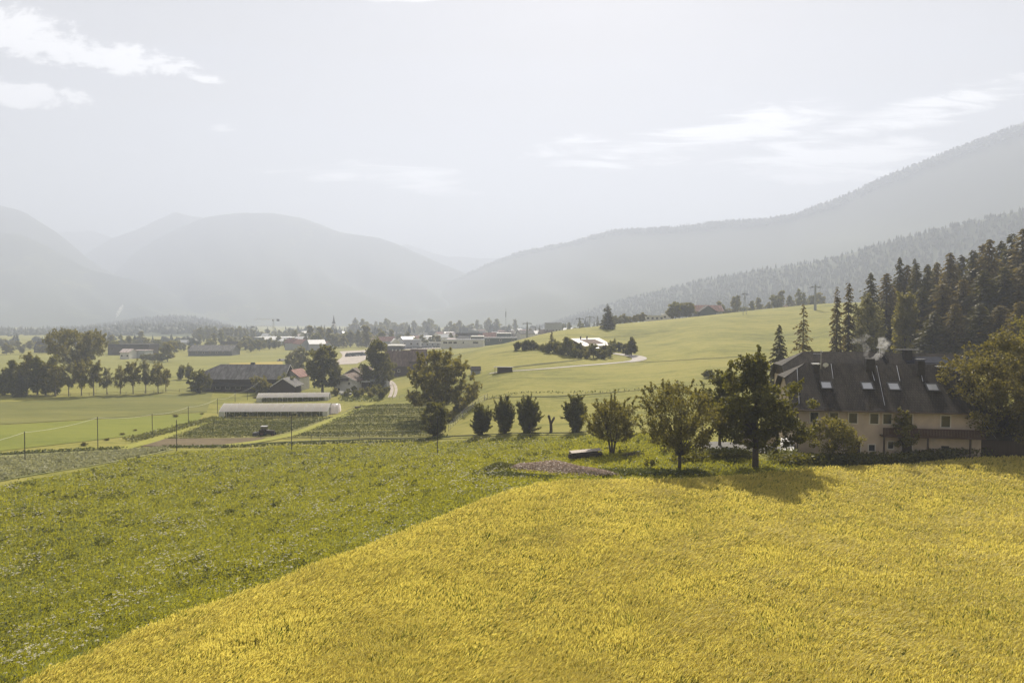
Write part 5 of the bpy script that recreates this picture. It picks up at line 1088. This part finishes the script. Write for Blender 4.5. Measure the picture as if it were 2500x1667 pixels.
# birch row along the fence
BIRCH_AT = [(136, 968, 884), (168, 967, 886), (199, 966, 878), (229, 966, 872), (261, 964, 897), (294, 963, 892), (325, 962, 876), (356, 961, 879), (386, 960, 882), (405, 957, 896)]
names = ["first birch of the fence row, beside the yellowish tree clump", "birch second along the fence row, in front of the fan-shaped poplar", "birch of the fence row under the widest part of the fan-shaped poplar", "tall full birch of the fence row past the fan-shaped poplar", "short dark birch in the middle of the fence row", "slender birch after the short dark one in the fence row", "thick tall birch near the open end of the fence row", "broad birch beside the pale cow shed gap in the fence row", "drooping birch second from the open end of the fence row", "small thin birch ending the fence row"]
for i, ((px, py, yt), lb) in enumerate(zip(BIRCH_AT, names)):
    p = spot(px, py); s = height_to(p, yt) / 11.0; plant_tree("birch_tree", BIRCH[i % 3], p, lb, "tree", i * 1.3, (s * .95, s * .95, s), "birches along the fence")
CL = [(8, 975, 905, LF_DARK, 18, "dark tree at the very edge of the clump by the yard"), (28, 968, 880, LF_MID, 20, "bushy green tree in the yard clump"), (62, 962, 862, LF_OLIVE, 24, "tallest yellowish tree of the yard clump"), (88, 962, 868, LF_MID, 18, "narrow green tree in the yard clump"), (108, 966, 885, LF_OLIVE, 18, "rusty low tree of the yard clump near the birches"), (132, 955, 868, LF_DARK, 20, "dark tree under the fan-shaped poplar's rim")]
for px, py, yt, m_, hw_, lb in CL: big("yard_tree", lb, px, py, yt, hw_, DOME, 500 + px, Y=262, cb=.08, clumps=60, per=60, lsize=.5, csize=1.3, trunk=.3, fork=.2, mat=m_, shoots=30, shoot_len=1.0)
p = foot(45, 255); plant_tree("spruce_tree", SPRUCE[0], p, "dark pointed conifer in the yard clump beside the fence", "tree", 0, (.55, .55, height_to(p, 903) / 26.0))
# bushes around the valley farm
def bushes(spots, label, group, kind="bush", sc_=(.8, 1.5), seed=0, pick=(0, 1, 2), cat="bush", flat=1.0):
    g = np.random.default_rng(seed)
    for n_, (px, py) in enumerate(sorted(spots)): plant_tree(kind, BUSH[pick[g.integers(len(pick))]], spot(px, py), ORD[n_] + " " + label + ", counting toward the hill", cat, g.uniform(0, 6), (lambda s: (s, s, s * flat))(g.uniform(*sc_)), group)
q = spot(641, 962); plant_tree("bush", BUSH[2], q, "light green bush near the barn porch behind the tunnels", "bush", 0, (2.6, 2.6, 2.7)); q = spot(695, 958); plant_tree("bush", BUSH[0], q, "wide grey-green bush in front of the barn porch", "bush", 1, (3.4, 3, 2.4))
bushes([(835, 955), (850, 962), (866, 958), (882, 965), (897, 958), (912, 965), (925, 958), (938, 966), (845, 970), (872, 972), (905, 972), (930, 975), (818, 966), (946, 958)], "grey-green shrub in the garden below the white chalet", "shrubs in the chalet garden", sc_=(.7, 1.25), seed=3)
bushes([(1112, 1012), (1122, 1000), (1133, 992), (1142, 985), (1150, 978), (1105, 1022), (1118, 1006), (1128, 990), (1160, 972), (1098, 1030)], "scrubby bush along the brown wire fence", "scrub along the wire fence", sc_=(.5, .95), seed=4, pick=(0, 2))
bushes([(260, 1075), (300, 1062), (330, 1052), (205, 1088), (430, 1018), (492, 1012), (635, 972), (622, 972)], "low dark weed bush on the verge of the lime field", "weed bushes on the lime field verge", sc_=(.35, .6), seed=5, pick=(2,), flat=.5)
# lodge garden
LG = [(1262, 856, 1, 1.5), (1283, 855, 1, 1.7), (1291, 852, 0, 1.2), (1302, 853, 1, 1.5), (1325, 856, 0, 1.0), (1340, 862, 1, 1.7), (1356, 861, 0, 1.8), (1364, 864, 2, 1.3), (1395, 866, 0, 1.6), (1410, 867, 1, 1.9), (1425, 868, 2, 1.5), (1435, 870, 0, 1.3), (1475, 876, 1, 1.3), (1500, 856, 0, 1.7), (1512, 857, 1, 1.5), (1525, 861, 1, 1.5), (1490, 860, 0, 1.6), (1533, 866, 1, 1.3), (1402, 872, 0, 1.4), (1418, 874, 1, 1.2), (1432, 875, 2, 1.3), (1464, 873, 0, 1.3), (1474, 867, 1, 1.6), (1484, 869, 0, 1.2), (1312, 854, 1, 1.0), (1333, 858, 0, 1.2), (1372, 866, 1, 1.3)]
for i, (px, py, b, s) in enumerate(sorted(LG)): plant_tree("garden_bush", BUSH[b], spot(px, py), ORD[i] + " garden shrub around the white roofed lodge, counting toward the lane bend", "bush", i, s * .95, "shrubs around the lodge")
p = spot(1347, 846); plant_tree("cypress", FAR_SPRUCE[0], p, "slim dark cypress standing clear beside the lodge gable", "tree", 0, (.5, .5, height_to(p, 808) / 16))
p = spot(1282, 852); plant_tree("cypress", FAR_SPRUCE[1], p, "small pointed conifer in the low hedge along from the lodge", "tree", 0, (.45, .45, height_to(p, 828) / 16))
big("garden_tree", "rounded two-stemmed tree in front of the lodge gable", 1382, 868, 820, 17, DOME, 220, cb=.2, clumps=50, per=50, lsize=.4, csize=.9, trunk=.15, fork=.2, stems=2, mat=LF_MID)
big("garden_tree", "goblet-shaped clipped tree on the lodge lawn", 1449, 874, 841, 12, [(0, .3), (.3, .7), (.6, 1), (.85, .95), (1, .5)], 221, cb=.12, clumps=40, per=50, lsize=.35, csize=.7, trunk=.2, fork=.2, mat=LF_MID, shoots=30, shoot_len=.6)
big("garden_tree", "egg-shaped dark tree where the lodge lane bends", 1542, 868, 820, 13, [(0, .5), (.2, .9), (.45, 1), (.7, .7), (.9, .3), (1, .1)], 222, cb=.08, clumps=50, per=60, lsize=.4, csize=.8, trunk=.15, fork=.2, mat=LF_DARK)
big("garden_tree", "thin tree beside the lane below the lodge", 1490, 872, 842, 8, DOME, 223, cb=.3, clumps=24, per=40, lsize=.35, csize=.6, trunk=.1, fork=.3, mat=LF_MID)
big("lone_bush", "single round bush alone on the hill meadow above the orchard", 1731, 922, 902, 13, DOME, 224, cb=.05, clumps=30, per=50, lsize=.3, csize=.6, trunk=.08, fork=.1, stems=3, mat=LF_MID, cat="bush")
# conifers by the farmhouse and on the hill
def spruce(px, Y, ytop, half_px, seed, label, mat=None, dz=0.0, **kw):
    p = foot(px, Y); H = height_to(p, ytop); R = half_px / FPX * Y; ms = conifer("spruce", H, R, seed, mat, **kw); return plant_tree("spruce_tree", ms, p, label)
spruce(1903, 152, 792, 36, 301, "short wide dark spruce over the farmhouse roof corner", lsize=.42, per=15, power=.8, whorls=34, droop=.5, flatq=.2)
spruce(1961, 152, 741, 31, 302, "gappy spruce with drooping boughs next to the short wide one", NEEDLE_OLIVE, lsize=.40, per=11, power=.7, whorls=32, ragged=.35, sparse=.12, droop=.5, flatq=.2)
spruce(2043, 175, 700, 19, 303, "tall thin larch at the edge of the forest", NEEDLE_OLIVE, lsize=.5, per=9, power=.5, whorls=30, ragged=.3, cb=.12, droop=.6)
spruce(2071, 180, 687, 15, 304, "second thin larch, darker, behind the edge larch", NEEDLE_OLIVE, lsize=.5, per=9, power=.35, whorls=30, ragged=.3, cb=.16, droop=.6)
spruce(1483, 395, 741, 18, 305, "dark double-tipped conifer on the hill crest above the lodge", lsize=.8, per=8, power=.6, whorls=22); spruce(1487, 398, 756, 17, 306, "wider lower conifer grown into the double-tipped one", lsize=.8, per=8, power=.5, whorls=18)
big("birch_tree", "pale feathery birch behind the chimney smoke", 2118, 868, 724, 44, DOME, 225, Y=178, cb=.08, clumps=90, per=70, lsize=.42, csize=1.5, trunk=.25, fork=.3, mat=LF_PALE, droop=.5, shoots=50)
big("birch_tree", "yellowing tree in front of the spruce forest wall", 2210, 868, 706, 34, [(0, .8), (.3, 1), (.6, .8), (.85, .6), (1, .25)], 226, Y=182, cb=.05, clumps=90, per=70, lsize=.42, csize=1.4, trunk=.25, fork=.3, mat=LF_LIGHT, droop=.3, shoots=50)
FR = [(2124, 665, 205, 20), (2163, 667, 208, 21), (2212, 645, 215, 24), (2235, 642, 200, 18), (2262, 645, 196, 22), (2285, 640, 212, 18), (2316, 615, 200, 28), (2345, 622, 208, 22), (2372, 610, 195, 26), (2396, 595, 205, 26), (2412, 582, 190, 30), (2440, 588, 200, 26), (2466, 570, 192, 30), (2492, 558, 186, 34), (2515, 560, 195, 30), (2545, 540, 188, 34), (2250, 700, 186, 26), (2300, 690, 180, 30), (2350, 680, 176, 30), (2400, 660, 172, 32), (2450, 650, 170, 34), (2500, 640, 166, 34), (2330, 740, 165, 26), (2390, 740, 160, 28), (2280, 760, 168, 26), (2440, 745, 156, 30), (2490, 735, 150, 30)]
SPL = [None] * len(FR); up_ = sorted((q for q in range(len(FR)) if FR[q][1] < 672 and q < 16), key=lambda q: FR[q][0]); lo_ = sorted((q for q in range(16, len(FR))), key=lambda q: FR[q][0])
for n_, q in enumerate(up_): SPL[q] = f"{ORD[n_]} spruce tip on the forest skyline, counting uphill from the pale birch"
for n_, q in enumerate(lo_): SPL[q] = f"{ORD[n_]} shorter spruce in the front of the forest wall, counting from the yellowing tree"
for i, (px, yt, Y, hw_) in enumerate(FR):
    p = foot(px, Y); h = height_to(p, yt); r0 = (4.2, 3.7, 4.6, 3.9)[i % 4]; R = hw_ * 2.15 / FPX * Y
    plant_tree("spruce_tree", SPRUCE[i % 4], p, SPL[i], "tree", i * .9, (R / r0, R / r0, h / 26.0), "spruces of the forest edge")
for i in range(80):
    g = np.random.default_rng(900 + i); px = g.uniform(2190, 2900); Y = g.uniform(212, 320); p = foot(px, Y); s = g.uniform(.8, 1.15)
    plant_tree("spruce_tree", SPRUCE[i % 4], p, "spruce deeper in the forest, mostly hidden by the front row", "tree", i, s, "spruces deeper in the forest")
# ---------------------------------------------------------------- hazy trees of the valley and the village, belt by belt
def belt(n, px0, px1, Y0, Y1, meshes, hs, label, group, seed, ref, spread=1.0, shape=None):
    g = np.random.default_rng(seed)
    for i in range(n):
        px = px0 + (px1 - px0) * ((i + g.uniform(.1, .9)) / n); Y = g.uniform(Y0, Y1); p = foot(px, Y); h = g.uniform(*hs); s = h / ref
        plant_tree("valley_tree", meshes[g.integers(len(meshes))], p, ORD[i] + " " + label + ", counting toward the hill", "tree", g.uniform(0, 6), (s * spread * g.uniform(.85, 1.2),) * 2 + (s,), group)
belt(20, 470, 625, 860, 940, FAR_TALL, (15, 21), "hazy grey tree in the belt behind the grey roofed stable", "belt of trees behind the stable", 1, 14)
belt(26, 640, 800, 900, 1050, FAR_ROUND + FAR_TALL, (10, 16), "hazy tree in the belt behind the long low factory", "belt of trees behind the factory", 2, 12)
belt(14, 570, 720, 640, 700, FAR_ROUND, (6, 10), "grey-green tree in front of the long low factory", "trees in front of the factory", 3, 10)
belt(14, 745, 960, 640, 780, FAR_ROUND + FAR_TALL, (14, 20), "mid-grey tree between the church and the brown hall", "trees between church and hall", 4, 12)
belt(30, 850, 1070, 1150, 1380, FAR_TALL + FAR_ROUND, (22, 32), "blue-grey tree in the long dark wood behind the village", "long wood behind the village", 5, 13)
belt(20, 1085, 1260, 1050, 1300, FAR_TALL + FAR_ROUND, (17, 29), "pale hazy tree behind the works buildings", "trees behind the works", 6, 13)
belt(12, 990, 1120, 600, 660, FAR_ROUND + FAR_TALL, (8, 13), "grey-green tree among the works buildings", "trees among the works", 7, 11)
belt(16, 1290, 1480, 640, 800, FAR_ROUND + FAR_TALL + FAR_SPRUCE, (9, 15), "hazy tree around the grey apartment block", "trees around the apartment block", 8, 12)
belt(10, 1495, 1575, 470, 500, FAR_ROUND, (5, 7.5), "small hazy tree in the row past the double-tipped conifer", "row past the conifer", 10, 10)
belt(6, 1640, 1686, 478, 490, FAR_ROUND, (10, 13), "bushy tree in the clump beside the hilltop chalet", "clump beside the hilltop chalet", 11, 10)
belt(28, 1740, 2010, 540, 700, FAR_ROUND + FAR_TALL, (9, 17), "hazy broadleaf tree between the hilltop and the wooded hill", "broadleaf trees below the wooded hill", 12, 12)
belt(30, 480, 1000, 640, 780, FAR_ROUND + FAR_TALL, (9, 16), "hazy tree among the roofs of the valley village", "trees among the village roofs", 19, 12)
belt(18, 0, 160, 560, 720, FAR_ROUND, (6, 10), "hazy tree in the valley beside the hay barn", "trees left of the hay barn", 13, 10)
belt(20, 225, 430, 560, 760, FAR_ROUND + FAR_TALL, (8, 14), "hazy tree around the cow shed", "trees around the cow shed", 14, 11)
belt(20, 380, 640, 560, 640, FAR_ROUND, (6, 11), "grey-green tree around the grey roofed stable", "trees around the stable", 15, 10)
p = foot(408, 470); plant_tree("valley_tree", FAR_ROUND[1], p, "dark round-topped tree by the hedge near the pink roofed house", "tree", 0, height_to(p, 836) / 10)
for i, px in enumerate(np.linspace(345, 396, 9)): plant_tree("hedge_tree", FAR_ROUND[i % 2], foot(px, 480 - i * 2), "dark tree of the slanting hedge beside the pink roofed house", "tree", i, .48 + .02 * i, "slanting hedge trees")
# ================================================================ SMALL THINGS
# poles of the field, each a stake with an insulator, and the white cable hung on them
POLE = plain("pole_wood", (.05, .045, .04), .9, .2, 6)
POLES = [(61, 1127, 1053), (239, 1095, 1017), (372, 1066, 1010), (460, 1038, 992), (531, 1010, 972), (574, 981, 960), (604, 976, 950), (431.5, 1101, 1024), (712, 1102, 1012), (1068, 1109, 1016)]
PL = ["field pole in the cabbage strip at the end of the white cable", "field pole at the lower edge of the lime field", "field pole on the verge beside the soil strip", "field pole on the verge of the vegetable field", "field pole at the corner of the long white polytunnel", "short field pole behind the polytunnel corner", "short field pole near the bush by the greenhouse", "cable-free pole below the soil strip at the meadow edge", "cable-free pole in front of the tractor's plot", "cable-free pole in front of the dense round tree"]
tops = []
for (px, py, yt), lb in zip(POLES, PL):
    p = spot(px, py); h = height_to(p, yt); t = thing("field_pole", lb, "pole", p); a = MB(); a.tube((0, 0, -.4), (.03, 0, h), .085, .07, 7); a.build("stake", POLE, t)
    a = MB(); a.tube((-.12, 0, h * .97), (.12, 0, h * .97), .035, n=5); a.build("insulator", WHITE, t); tops.append(p + (0, 0, h * .97))
line = [at(-120, 1095, tops[0][1] - 18)] + tops[:5] + [tops[5], tops[6], at(642, 922, 272)]
a = MB()
for p, q in zip(line[:-1], line[1:]):
    L = np.linalg.norm(q - p); pts = [p + (q - p) * s + np.array((0, 0, -4 * L * .022 * s * (1 - s))) for s in np.linspace(0, 1, 13)]
    for u, v in zip(pts[:-1], pts[1:]): a.tube(u, v, .024, n=4)
c = a.build("cable", plain("white_cable", (.48, .48, .40), .6, .05, 1)); tag(c, "white cable sagging from pole to pole along the lime field up to the barn", "cable")
q = foot(642, 272); t = thing("cable_mast", "thin mast at the barn wall that carries the end of the white cable", "pole", q); a = MB(); a.tube((0, 0, -.3), (0, 0, float(line[-1][2] - q[2])), .08, .06, 6); a.build("stake", METAL, t)
# timber fence along the birch row
def fence(name, label, pts, h, gap, mat, rails=(.45, .85), wire=False, r=.06):
    L = dense(smooth_line(poly_at(pts), 1), gap); t = thing(name, label, "fence", (L[0][0], L[0][1], gz(*L[0]))); o = np.array((L[0][0], L[0][1], gz(*L[0]))); G = [np.array((x, y, gz(x, y))) - o for x, y in L]
    first = None
    for g in G[:100]:
        if first is None: a = MB(); a.tube((0, 0, -.3), (0, 0, h), r, r * .9, 6); first = a.build("post", mat, t); first.location = g
        else: e = first.copy(); COL.objects.link(e); e.parent = t; e.location = g
    for rz_ in rails:
        a = MB()
        for u, v in zip(G[:-1], G[1:]): a.tube(u + (0, 0, h * rz_), v + (0, 0, h * rz_), .012 if wire else .05, n=4)
        a.build("wire" if wire else "rail", METAL if wire else mat, t)
FW = plain("fence_wood", (.12, .10, .08), .9, .25, 4)
fence("rail_fence", "grey timber rail fence along the foot of the birch row", [(60, 970), (150, 968), (240, 966), (330, 962), (420, 959), (490, 953)], 1.3, 3.2, FW)
fence("wire_fence", "brown wire fence running uphill from the dense round tree", [(1095, 1052), (1110, 1036), (1135, 1012), (1160, 992), (1190, 974)], 1.6, 2.2, FW, (.2, .4, .6, .8, .97), True, .05)
fence("meadow_fence", "sparse thin fence along the vegetable field edge", [(760, 1077), (850, 1073), (960, 1067), (1050, 1064)], 1.5, 9.0, FW, (.5, .95), True, .05)
fence("field_fence", "low wire fence on the hill meadow edge beyond the track", [(950, 975), (985, 974), (1030, 972)], 1.2, 4.0, FW, (.5, .95), True, .04)
# tractor working the soil strip
p = spot(650, 1064); t = thing("tractor", "old dark tractor with small cab working the soil strip", "tractor", p, 0.05); TP = plain("tractor_paint", (.035, .018, .016), .5, .25, 3); TY = plain("tyre_rubber", (.018, .018, .018), .9, .2, 5)
a = MB(); a.hull([(.1, -.42, .75), (2.0, -.36, .8), (2.0, .36, .8), (.1, .42, .75)], [(.1, -.42, 1.45), (2.0, -.34, 1.32), (2.0, .34, 1.32), (.1, .42, 1.45)]); hood = a.build("hood", TP, t); a = MB(); a.box(2.001, 2.05, -.3, .3, .85, 1.28); a.build("grille", DARKMET, hood)
a = MB(); a.box(-1.1, 2.0, -.25, .25, .45, .76); a.build("chassis", DARKMET, t)
a = MB()
for sx in (-1.05, .12):
    for sy in (-.62, .62): a.tube((sx, sy, 1.0), (sx * .92, sy * .94, 2.35), .05, n=5)
a.box(-1.15, .15, -.7, .7, .95, 1.15); cabn = a.build("cab", TP, t); a = MB(); a.box(-1.25, .3, -.76, .76, 2.353, 2.46); a.build("cab_roof", plain("cab_roof_grey", (.35, .35, .36), .5, .1, 2), cabn); a = MB(); a.box(-1.0, .06, -.56, .56, 1.16, 2.34)
GC = bpy.data.materials.new("cab_glass"); GC.use_nodes = True; k = NT(GC.node_tree); g1 = k.n('ShaderNodeBsdfTransparent'); g1.inputs[0].default_value = (.6, .62, .62, 1); g2 = k.n('ShaderNodeBsdfGlossy'); g2.inputs['Roughness'].default_value = .05; mx = k.n('ShaderNodeMixShader'); mx.inputs[0].default_value = .12; k.link(g1.outputs[0], mx.inputs[1]); k.link(g2.outputs[0], mx.inputs[2]); o = k.n('ShaderNodeOutputMaterial'); k.link(mx.outputs[0], o.inputs[0])
a.build("cab_glass", GC, cabn)
a = MB(); a.tube((1.1, .2, 1.3), (1.1, .2, 2.2), .05, n=6); a.build("exhaust", DARKMET, t); a = MB(); a.box(-.55, .05, -.3, .3, 1.16, 1.4); a.build("seat", TY, t)
def wheel(x, y, r, w_):
    a = MB(); n = 20; prof_ = ((r * .55, -w_/2), (r * .92, -w_/2), (r, -w_ * .3), (r, w_ * .3), (r * .92, w_/2), (r * .55, w_/2)); rings = [[(x + q * math.cos(s), y + v, r + q * math.sin(s)) for s in np.linspace(0, 6.2832, n, endpoint=False)] for q, v in prof_]
    for u, v in zip(rings[:-1], rings[1:]): a.hull(u, v, caps=False)
    wh = a.build("wheel", TY, t); a = MB(); a.tube((x, y - w_ * .35, r), (x, y + w_ * .35, r), r * .56, n=14); a.build("rim", plain("rim_red", (.10, .035, .03), .5, .2, 3), wh)
for sy in (-1, 1): wheel(-.75, sy * .85, .78, .42); wheel(1.75, sy * .68, .48, .26)
a = MB()
for sy in (-1, 1): a.hull([(-1.5, sy * .62, .9), (-.1, sy * .62, .95), (-.1, sy * 1.08, .95), (-1.5, sy * 1.08, .9)], [(-1.3, sy * .62, 1.66), (-.3, sy * .62, 1.66), (-.3, sy * 1.08, 1.66), (-1.3, sy * 1.08, 1.66)])
a.build("mudguard", TP, t); a = MB(); a.tube((-1.1, 0, .7), (-2.2, 0, .75), .07); a.box(-3.0, -2.0, -1.0, 1.0, .3, .95); a.tube((-2.4, -.5, .95), (-1.2, 0, 1.4), .05); im = a.build("tiller", DARKMET, t); a = MB()
for y in np.linspace(-.9, .9, 7): a.tube((-2.6, y, .32), (-2.85, y, -.1), .04, n=4)
a.build("tines", METAL, im)
# log pile, chip heap and oddments at the orchard edge
p = spot(1430, 1119); t = thing("log_pile", "long dark log pile under a grey weathered board cover", "log pile", p, .1); g = np.random.default_rng(3); L_ = sized(1391, 1466, p[1])
a = MB()
for i in range(5):
    for j in range(3):
        z = .18 + j * .33 + g.uniform(-.05, .05); y = -.65 + i * .33 + (j % 2) * .15; rl = g.uniform(.12, .19); a.tube((-L_/2 + g.uniform(-.3, .7), y + g.uniform(-.08, .08), z), (L_/2 - g.uniform(-.3, .7), y + g.uniform(-.08, .08), z + .25), rl, rl * .85, 8)
a.build("logs", BARK, t); a = MB()
for i in range(9):
    y = -.8 + i * .2; a.hull([(-L_/2 - g.uniform(.0, .5), y, 1.14), (L_/2 + g.uniform(0, .3), y, 1.52 + g.uniform(-.04, .05)), (L_/2, y + .17, 1.53), (-L_/2, y + .17, 1.15)], [(-L_/2, y, 1.19), (L_/2, y, 1.58), (L_/2, y + .17, 1.58), (-L_/2, y + .17, 1.2)])
a.build("cover_boards", plain("weathered_board", (.42, .37, .33), .9, .3, 5), t); t.scale = (1, 1, .78)
def heap(name, pts_px, h, mat, n, rng, size, kind='stuff'):
    c = poly_at(pts_px); parts = []; cx = dense(c, .25); idx = rng.integers(len(cx), size=n); w_ = 1.0 - np.abs(idx / len(cx) - .4); off = rng.normal(size=(n, 2)) * (1.3, 1.0) * w_[:, None]
    P = cx[idx] + off; d = np.linalg.norm(off, axis=1) / 1.5; z = ground(P[:, 0], P[:, 1]) + h * np.exp(-d ** 2) * w_ * rng.uniform(.75, 1.02, n); V, Q = quads_at(np.column_stack([P, z]), size, rng, 2.0, .4); return tag(link(name, mesh_from(name, V, quads=Q, mats=[mat])), kind=kind)
CHIP = leaf("wood_chips", (.24, .18, .14), (.60, .49, .41), (.4, .3, .2), .05, patch=.5); heap("wood_chip_heap", [(1270, 1146), (1330, 1150), (1400, 1156), (1480, 1163)], 1.5, CHIP, 16000, rr, .12)
heap("tall_weeds", [(1195, 1152), (1225, 1146), (1265, 1145)], 1.2, CROP_L, 5000, rr, .16); heap("weed_bank", [(1195, 1160), (1260, 1166), (1340, 1168)], .7, CROP_D, 5000, rr, .18)
p = spot(1545, 1117); t = thing("brushwood_pile", "dark brushwood pile in the shade between the two apple trees", "brush pile", p); g = np.random.default_rng(9); a = MB()
for i in range(60): c = g.normal(size=3) * (.6, .4, .2) + (0, 0, .35); d = g.normal(size=3) * (.8, .5, .25); a.tube(c - d * .6, c + d * .6, .035, .015, 4)
a.build("branches", BARK, t)
p = spot(1585, 1149); t = thing("thistle", "dark bushy thistle standing at the barley edge", "plant", p); g = np.random.default_rng(10); a = MB(); parts = []
for i in range(7):
    q = g.normal(size=3) * (.35, .25, .15) + (0, 0, .9); a.tube((0, 0, -.1), q, .025, .012, 4); parts.append(quads_at(q + g.normal(size=(40, 3)) * (.16, .16, .2), .14, g))
a.build("stem", BARK, t); V, Q = stack(parts); link("foliage", mesh_from("foliage", V, quads=Q, mats=[LF_DARK]), t)
# parked cars of the works yard
CARC = [("silver", (.55, .56, .58)), ("white", (.75, .75, .74)), ("black", (.03, .03, .035)), ("dark blue", (.05, .08, .16)), ("red", (.42, .06, .05))]; CARS = []
def car_mesh(name, paint):
    a = MB(); a.hull([(-2.1, -.85, .3), (2.1, -.85, .3), (2.1, .85, .3), (-2.1, .85, .3)], [(-2.1, -.82, .85), (2.1, -.8, .75), (2.1, .8, .75), (-2.1, .82, .85)], 0); a.hull([(-1.7, -.78, .851), (1.1, -.78, .82), (1.1, .78, .82), (-1.7, .78, .851)], [(-1.2, -.62, 1.45), (.4, -.62, 1.45), (.4, .62, 1.45), (-1.2, .62, 1.45)], 1)
    for x in (-1.3, 1.35):
        for y in (-.8, .8): a.tube((x, y - .1, .32), (x, y + .1, .32), .32, n=10, mi=2)
    me = mesh_from(name, a.v, faces=a.f, mats=[paint, GLASS, TY], midx=a.m); return me
for nm, c_ in CARC: CARS.append(car_mesh("car_" + nm.replace(" ", "_"), plain("paint_" + nm.replace(" ", "_"), c_, .25, .05, 1, spec=.6)))
g = np.random.default_rng(12); n_ = 0
for row, (x0, x1, Y) in enumerate(((1000, 1072, 575), (985, 1060, 560), (980, 1050, 547), (990, 1065, 590))):
    for px in np.arange(x0, x1, 6.2):
        i = int(g.choice(5, p=(.35, .25, .2, .12, .08))); p = foot(px + g.uniform(-1, 1), Y + g.uniform(-1, 1)); o = link("parked_car", CARS[i], None, p); o.rotation_euler = (0, 0, g.uniform(-.2, .2) + (1.57 if row % 2 else .3)); tag(o, f"tiny {CARC[i][0]} car in the rows beside the long white warehouse", "car", f"{CARC[i][0]} cars by the warehouse")
for row, Y in enumerate((470, 480, 490)):
    for px in np.arange(850, 888, 7.0):
        i = int(g.choice(4)); p = foot(px + g.uniform(-1, 1), Y); o = link("parked_car", CARS[i], None, p); o.rotation_euler = (0, 0, g.uniform(-.2, .2)); tag(o, f"tiny {CARC[i][0]} car on the gravel lot behind the chalet", "car", f"{CARC[i][0]} cars on the gravel lot")
# trailer and garden frames by the greenhouse end
p = spot(832, 962); flat_block("cold_frame", "white glazed cold frame beside the greenhouse end", p, .03, 2.2, 1.4, .9, FILM_DULL, METAL_W, .1, .05, cat="cold frame", z0=-.3)
p = spot(845, 965); flat_block("planting_bench", "long low white topped bench next to the cold frame", p, .03, 4.0, .8, .7, BLACKISH, METAL_W, .12, .05, cat="bench", z0=-.3)
p = spot(874, 997); flat_block("wooden_bench", "small dark bench on the grass path of the vegetable field", p, .03, 1.9, .6, .5, WOOD_DK, WOOD_DK, .1, .02, cat="bench", z0=-.3)
# smoke: chimney of the farmhouse, and the far plume in the valley
def smoke(name, label, pts, rad, dens, seed, scale):
    """a drifting wisp: thin air-filled skin along the plume, with smoke of uneven thickness inside it"""
    pts = [np.array(p, float) for p in pts]; n = 10; a = MB(); rings = []
    g = np.random.default_rng(seed); rw = 1.0 + .25 * g.normal(size=len(pts))
    for i, p in enumerate(pts):
        d = pts[min(i + 1, len(pts) - 1)] - pts[max(i - 1, 0)]; d /= np.linalg.norm(d); e = np.cross(d, (0, 1, 0)); e /= np.linalg.norm(e) + 1e-9; f = np.cross(d, e); r = rad[i] if hasattr(rad, "__len__") else rad
        rings.append([p + r * rw[i] * g.uniform(.8, 1.2) * (math.cos(s) * e + math.sin(s) * f) for s in np.linspace(0, 6.2832, n, endpoint=False)])
    for u, v in zip(rings[:-1], rings[1:]): a.hull(u, v, caps=False)
    a.face(rings[0]); a.face(rings[-1]); m = bpy.data.materials.new(name + "_smoke"); m.use_nodes = True; k = NT(m.node_tree); tc = k.n('ShaderNodeTexCoord')
    nz = k.noise(tc.outputs['Object'], scale, 4.0, .6, .8); pv = k.n('ShaderNodeVolumePrincipled'); pv.inputs['Color'].default_value = (.99, .99, 1, 1); k.link(k.math('MULTIPLY', k.smooth(nz, .34, .78), dens), pv.inputs['Density']); pv.inputs['Anisotropy'].default_value = .45
    o = k.n('ShaderNodeOutputMaterial'); k.link(pv.outputs[0], o.inputs['Volume']); ob = a.build(name, m, smooth=True); return tag(ob, label, "smoke", kind='stuff')
Ys = float(SMOKE_AT[1]); P = lambda px, py, dy=0.0: at(px, py, Ys + dy)
smoke("smoke", "thin white smoke curling in two horns from the farmhouse chimney", [P(2124, 878), P(2136, 874, .2), P(2148, 866, .4), P(2155, 854, .5), P(2156, 842, .5), P(2150, 834, .6), P(2141, 834, .7)], [.2, .35, .5, .65, .8, .8, .6], .6, 1, 2.4)
smoke("smoke", "fainter wisp of the farmhouse chimney smoke leaning over the ridge", [P(2121, 878), P(2114, 868, .2), P(2116, 852, .5), P(2108, 838, .7), P(2102, 828, .8), P(2098, 818, .9)], [.25, .4, .6, .85, .9, .7], .3, 2, 2.4)
Yv = 1500; smoke("smoke_plume", "small white smoke plume standing over the low wooded hill", [at(281, 792, Yv), at(283, 778, Yv), at(288, 766, Yv), at(294, 754, Yv), at(300, 745, Yv)], [1.2, 2.2, 3.4, 4.4, 3.4], .16, 3, .25)
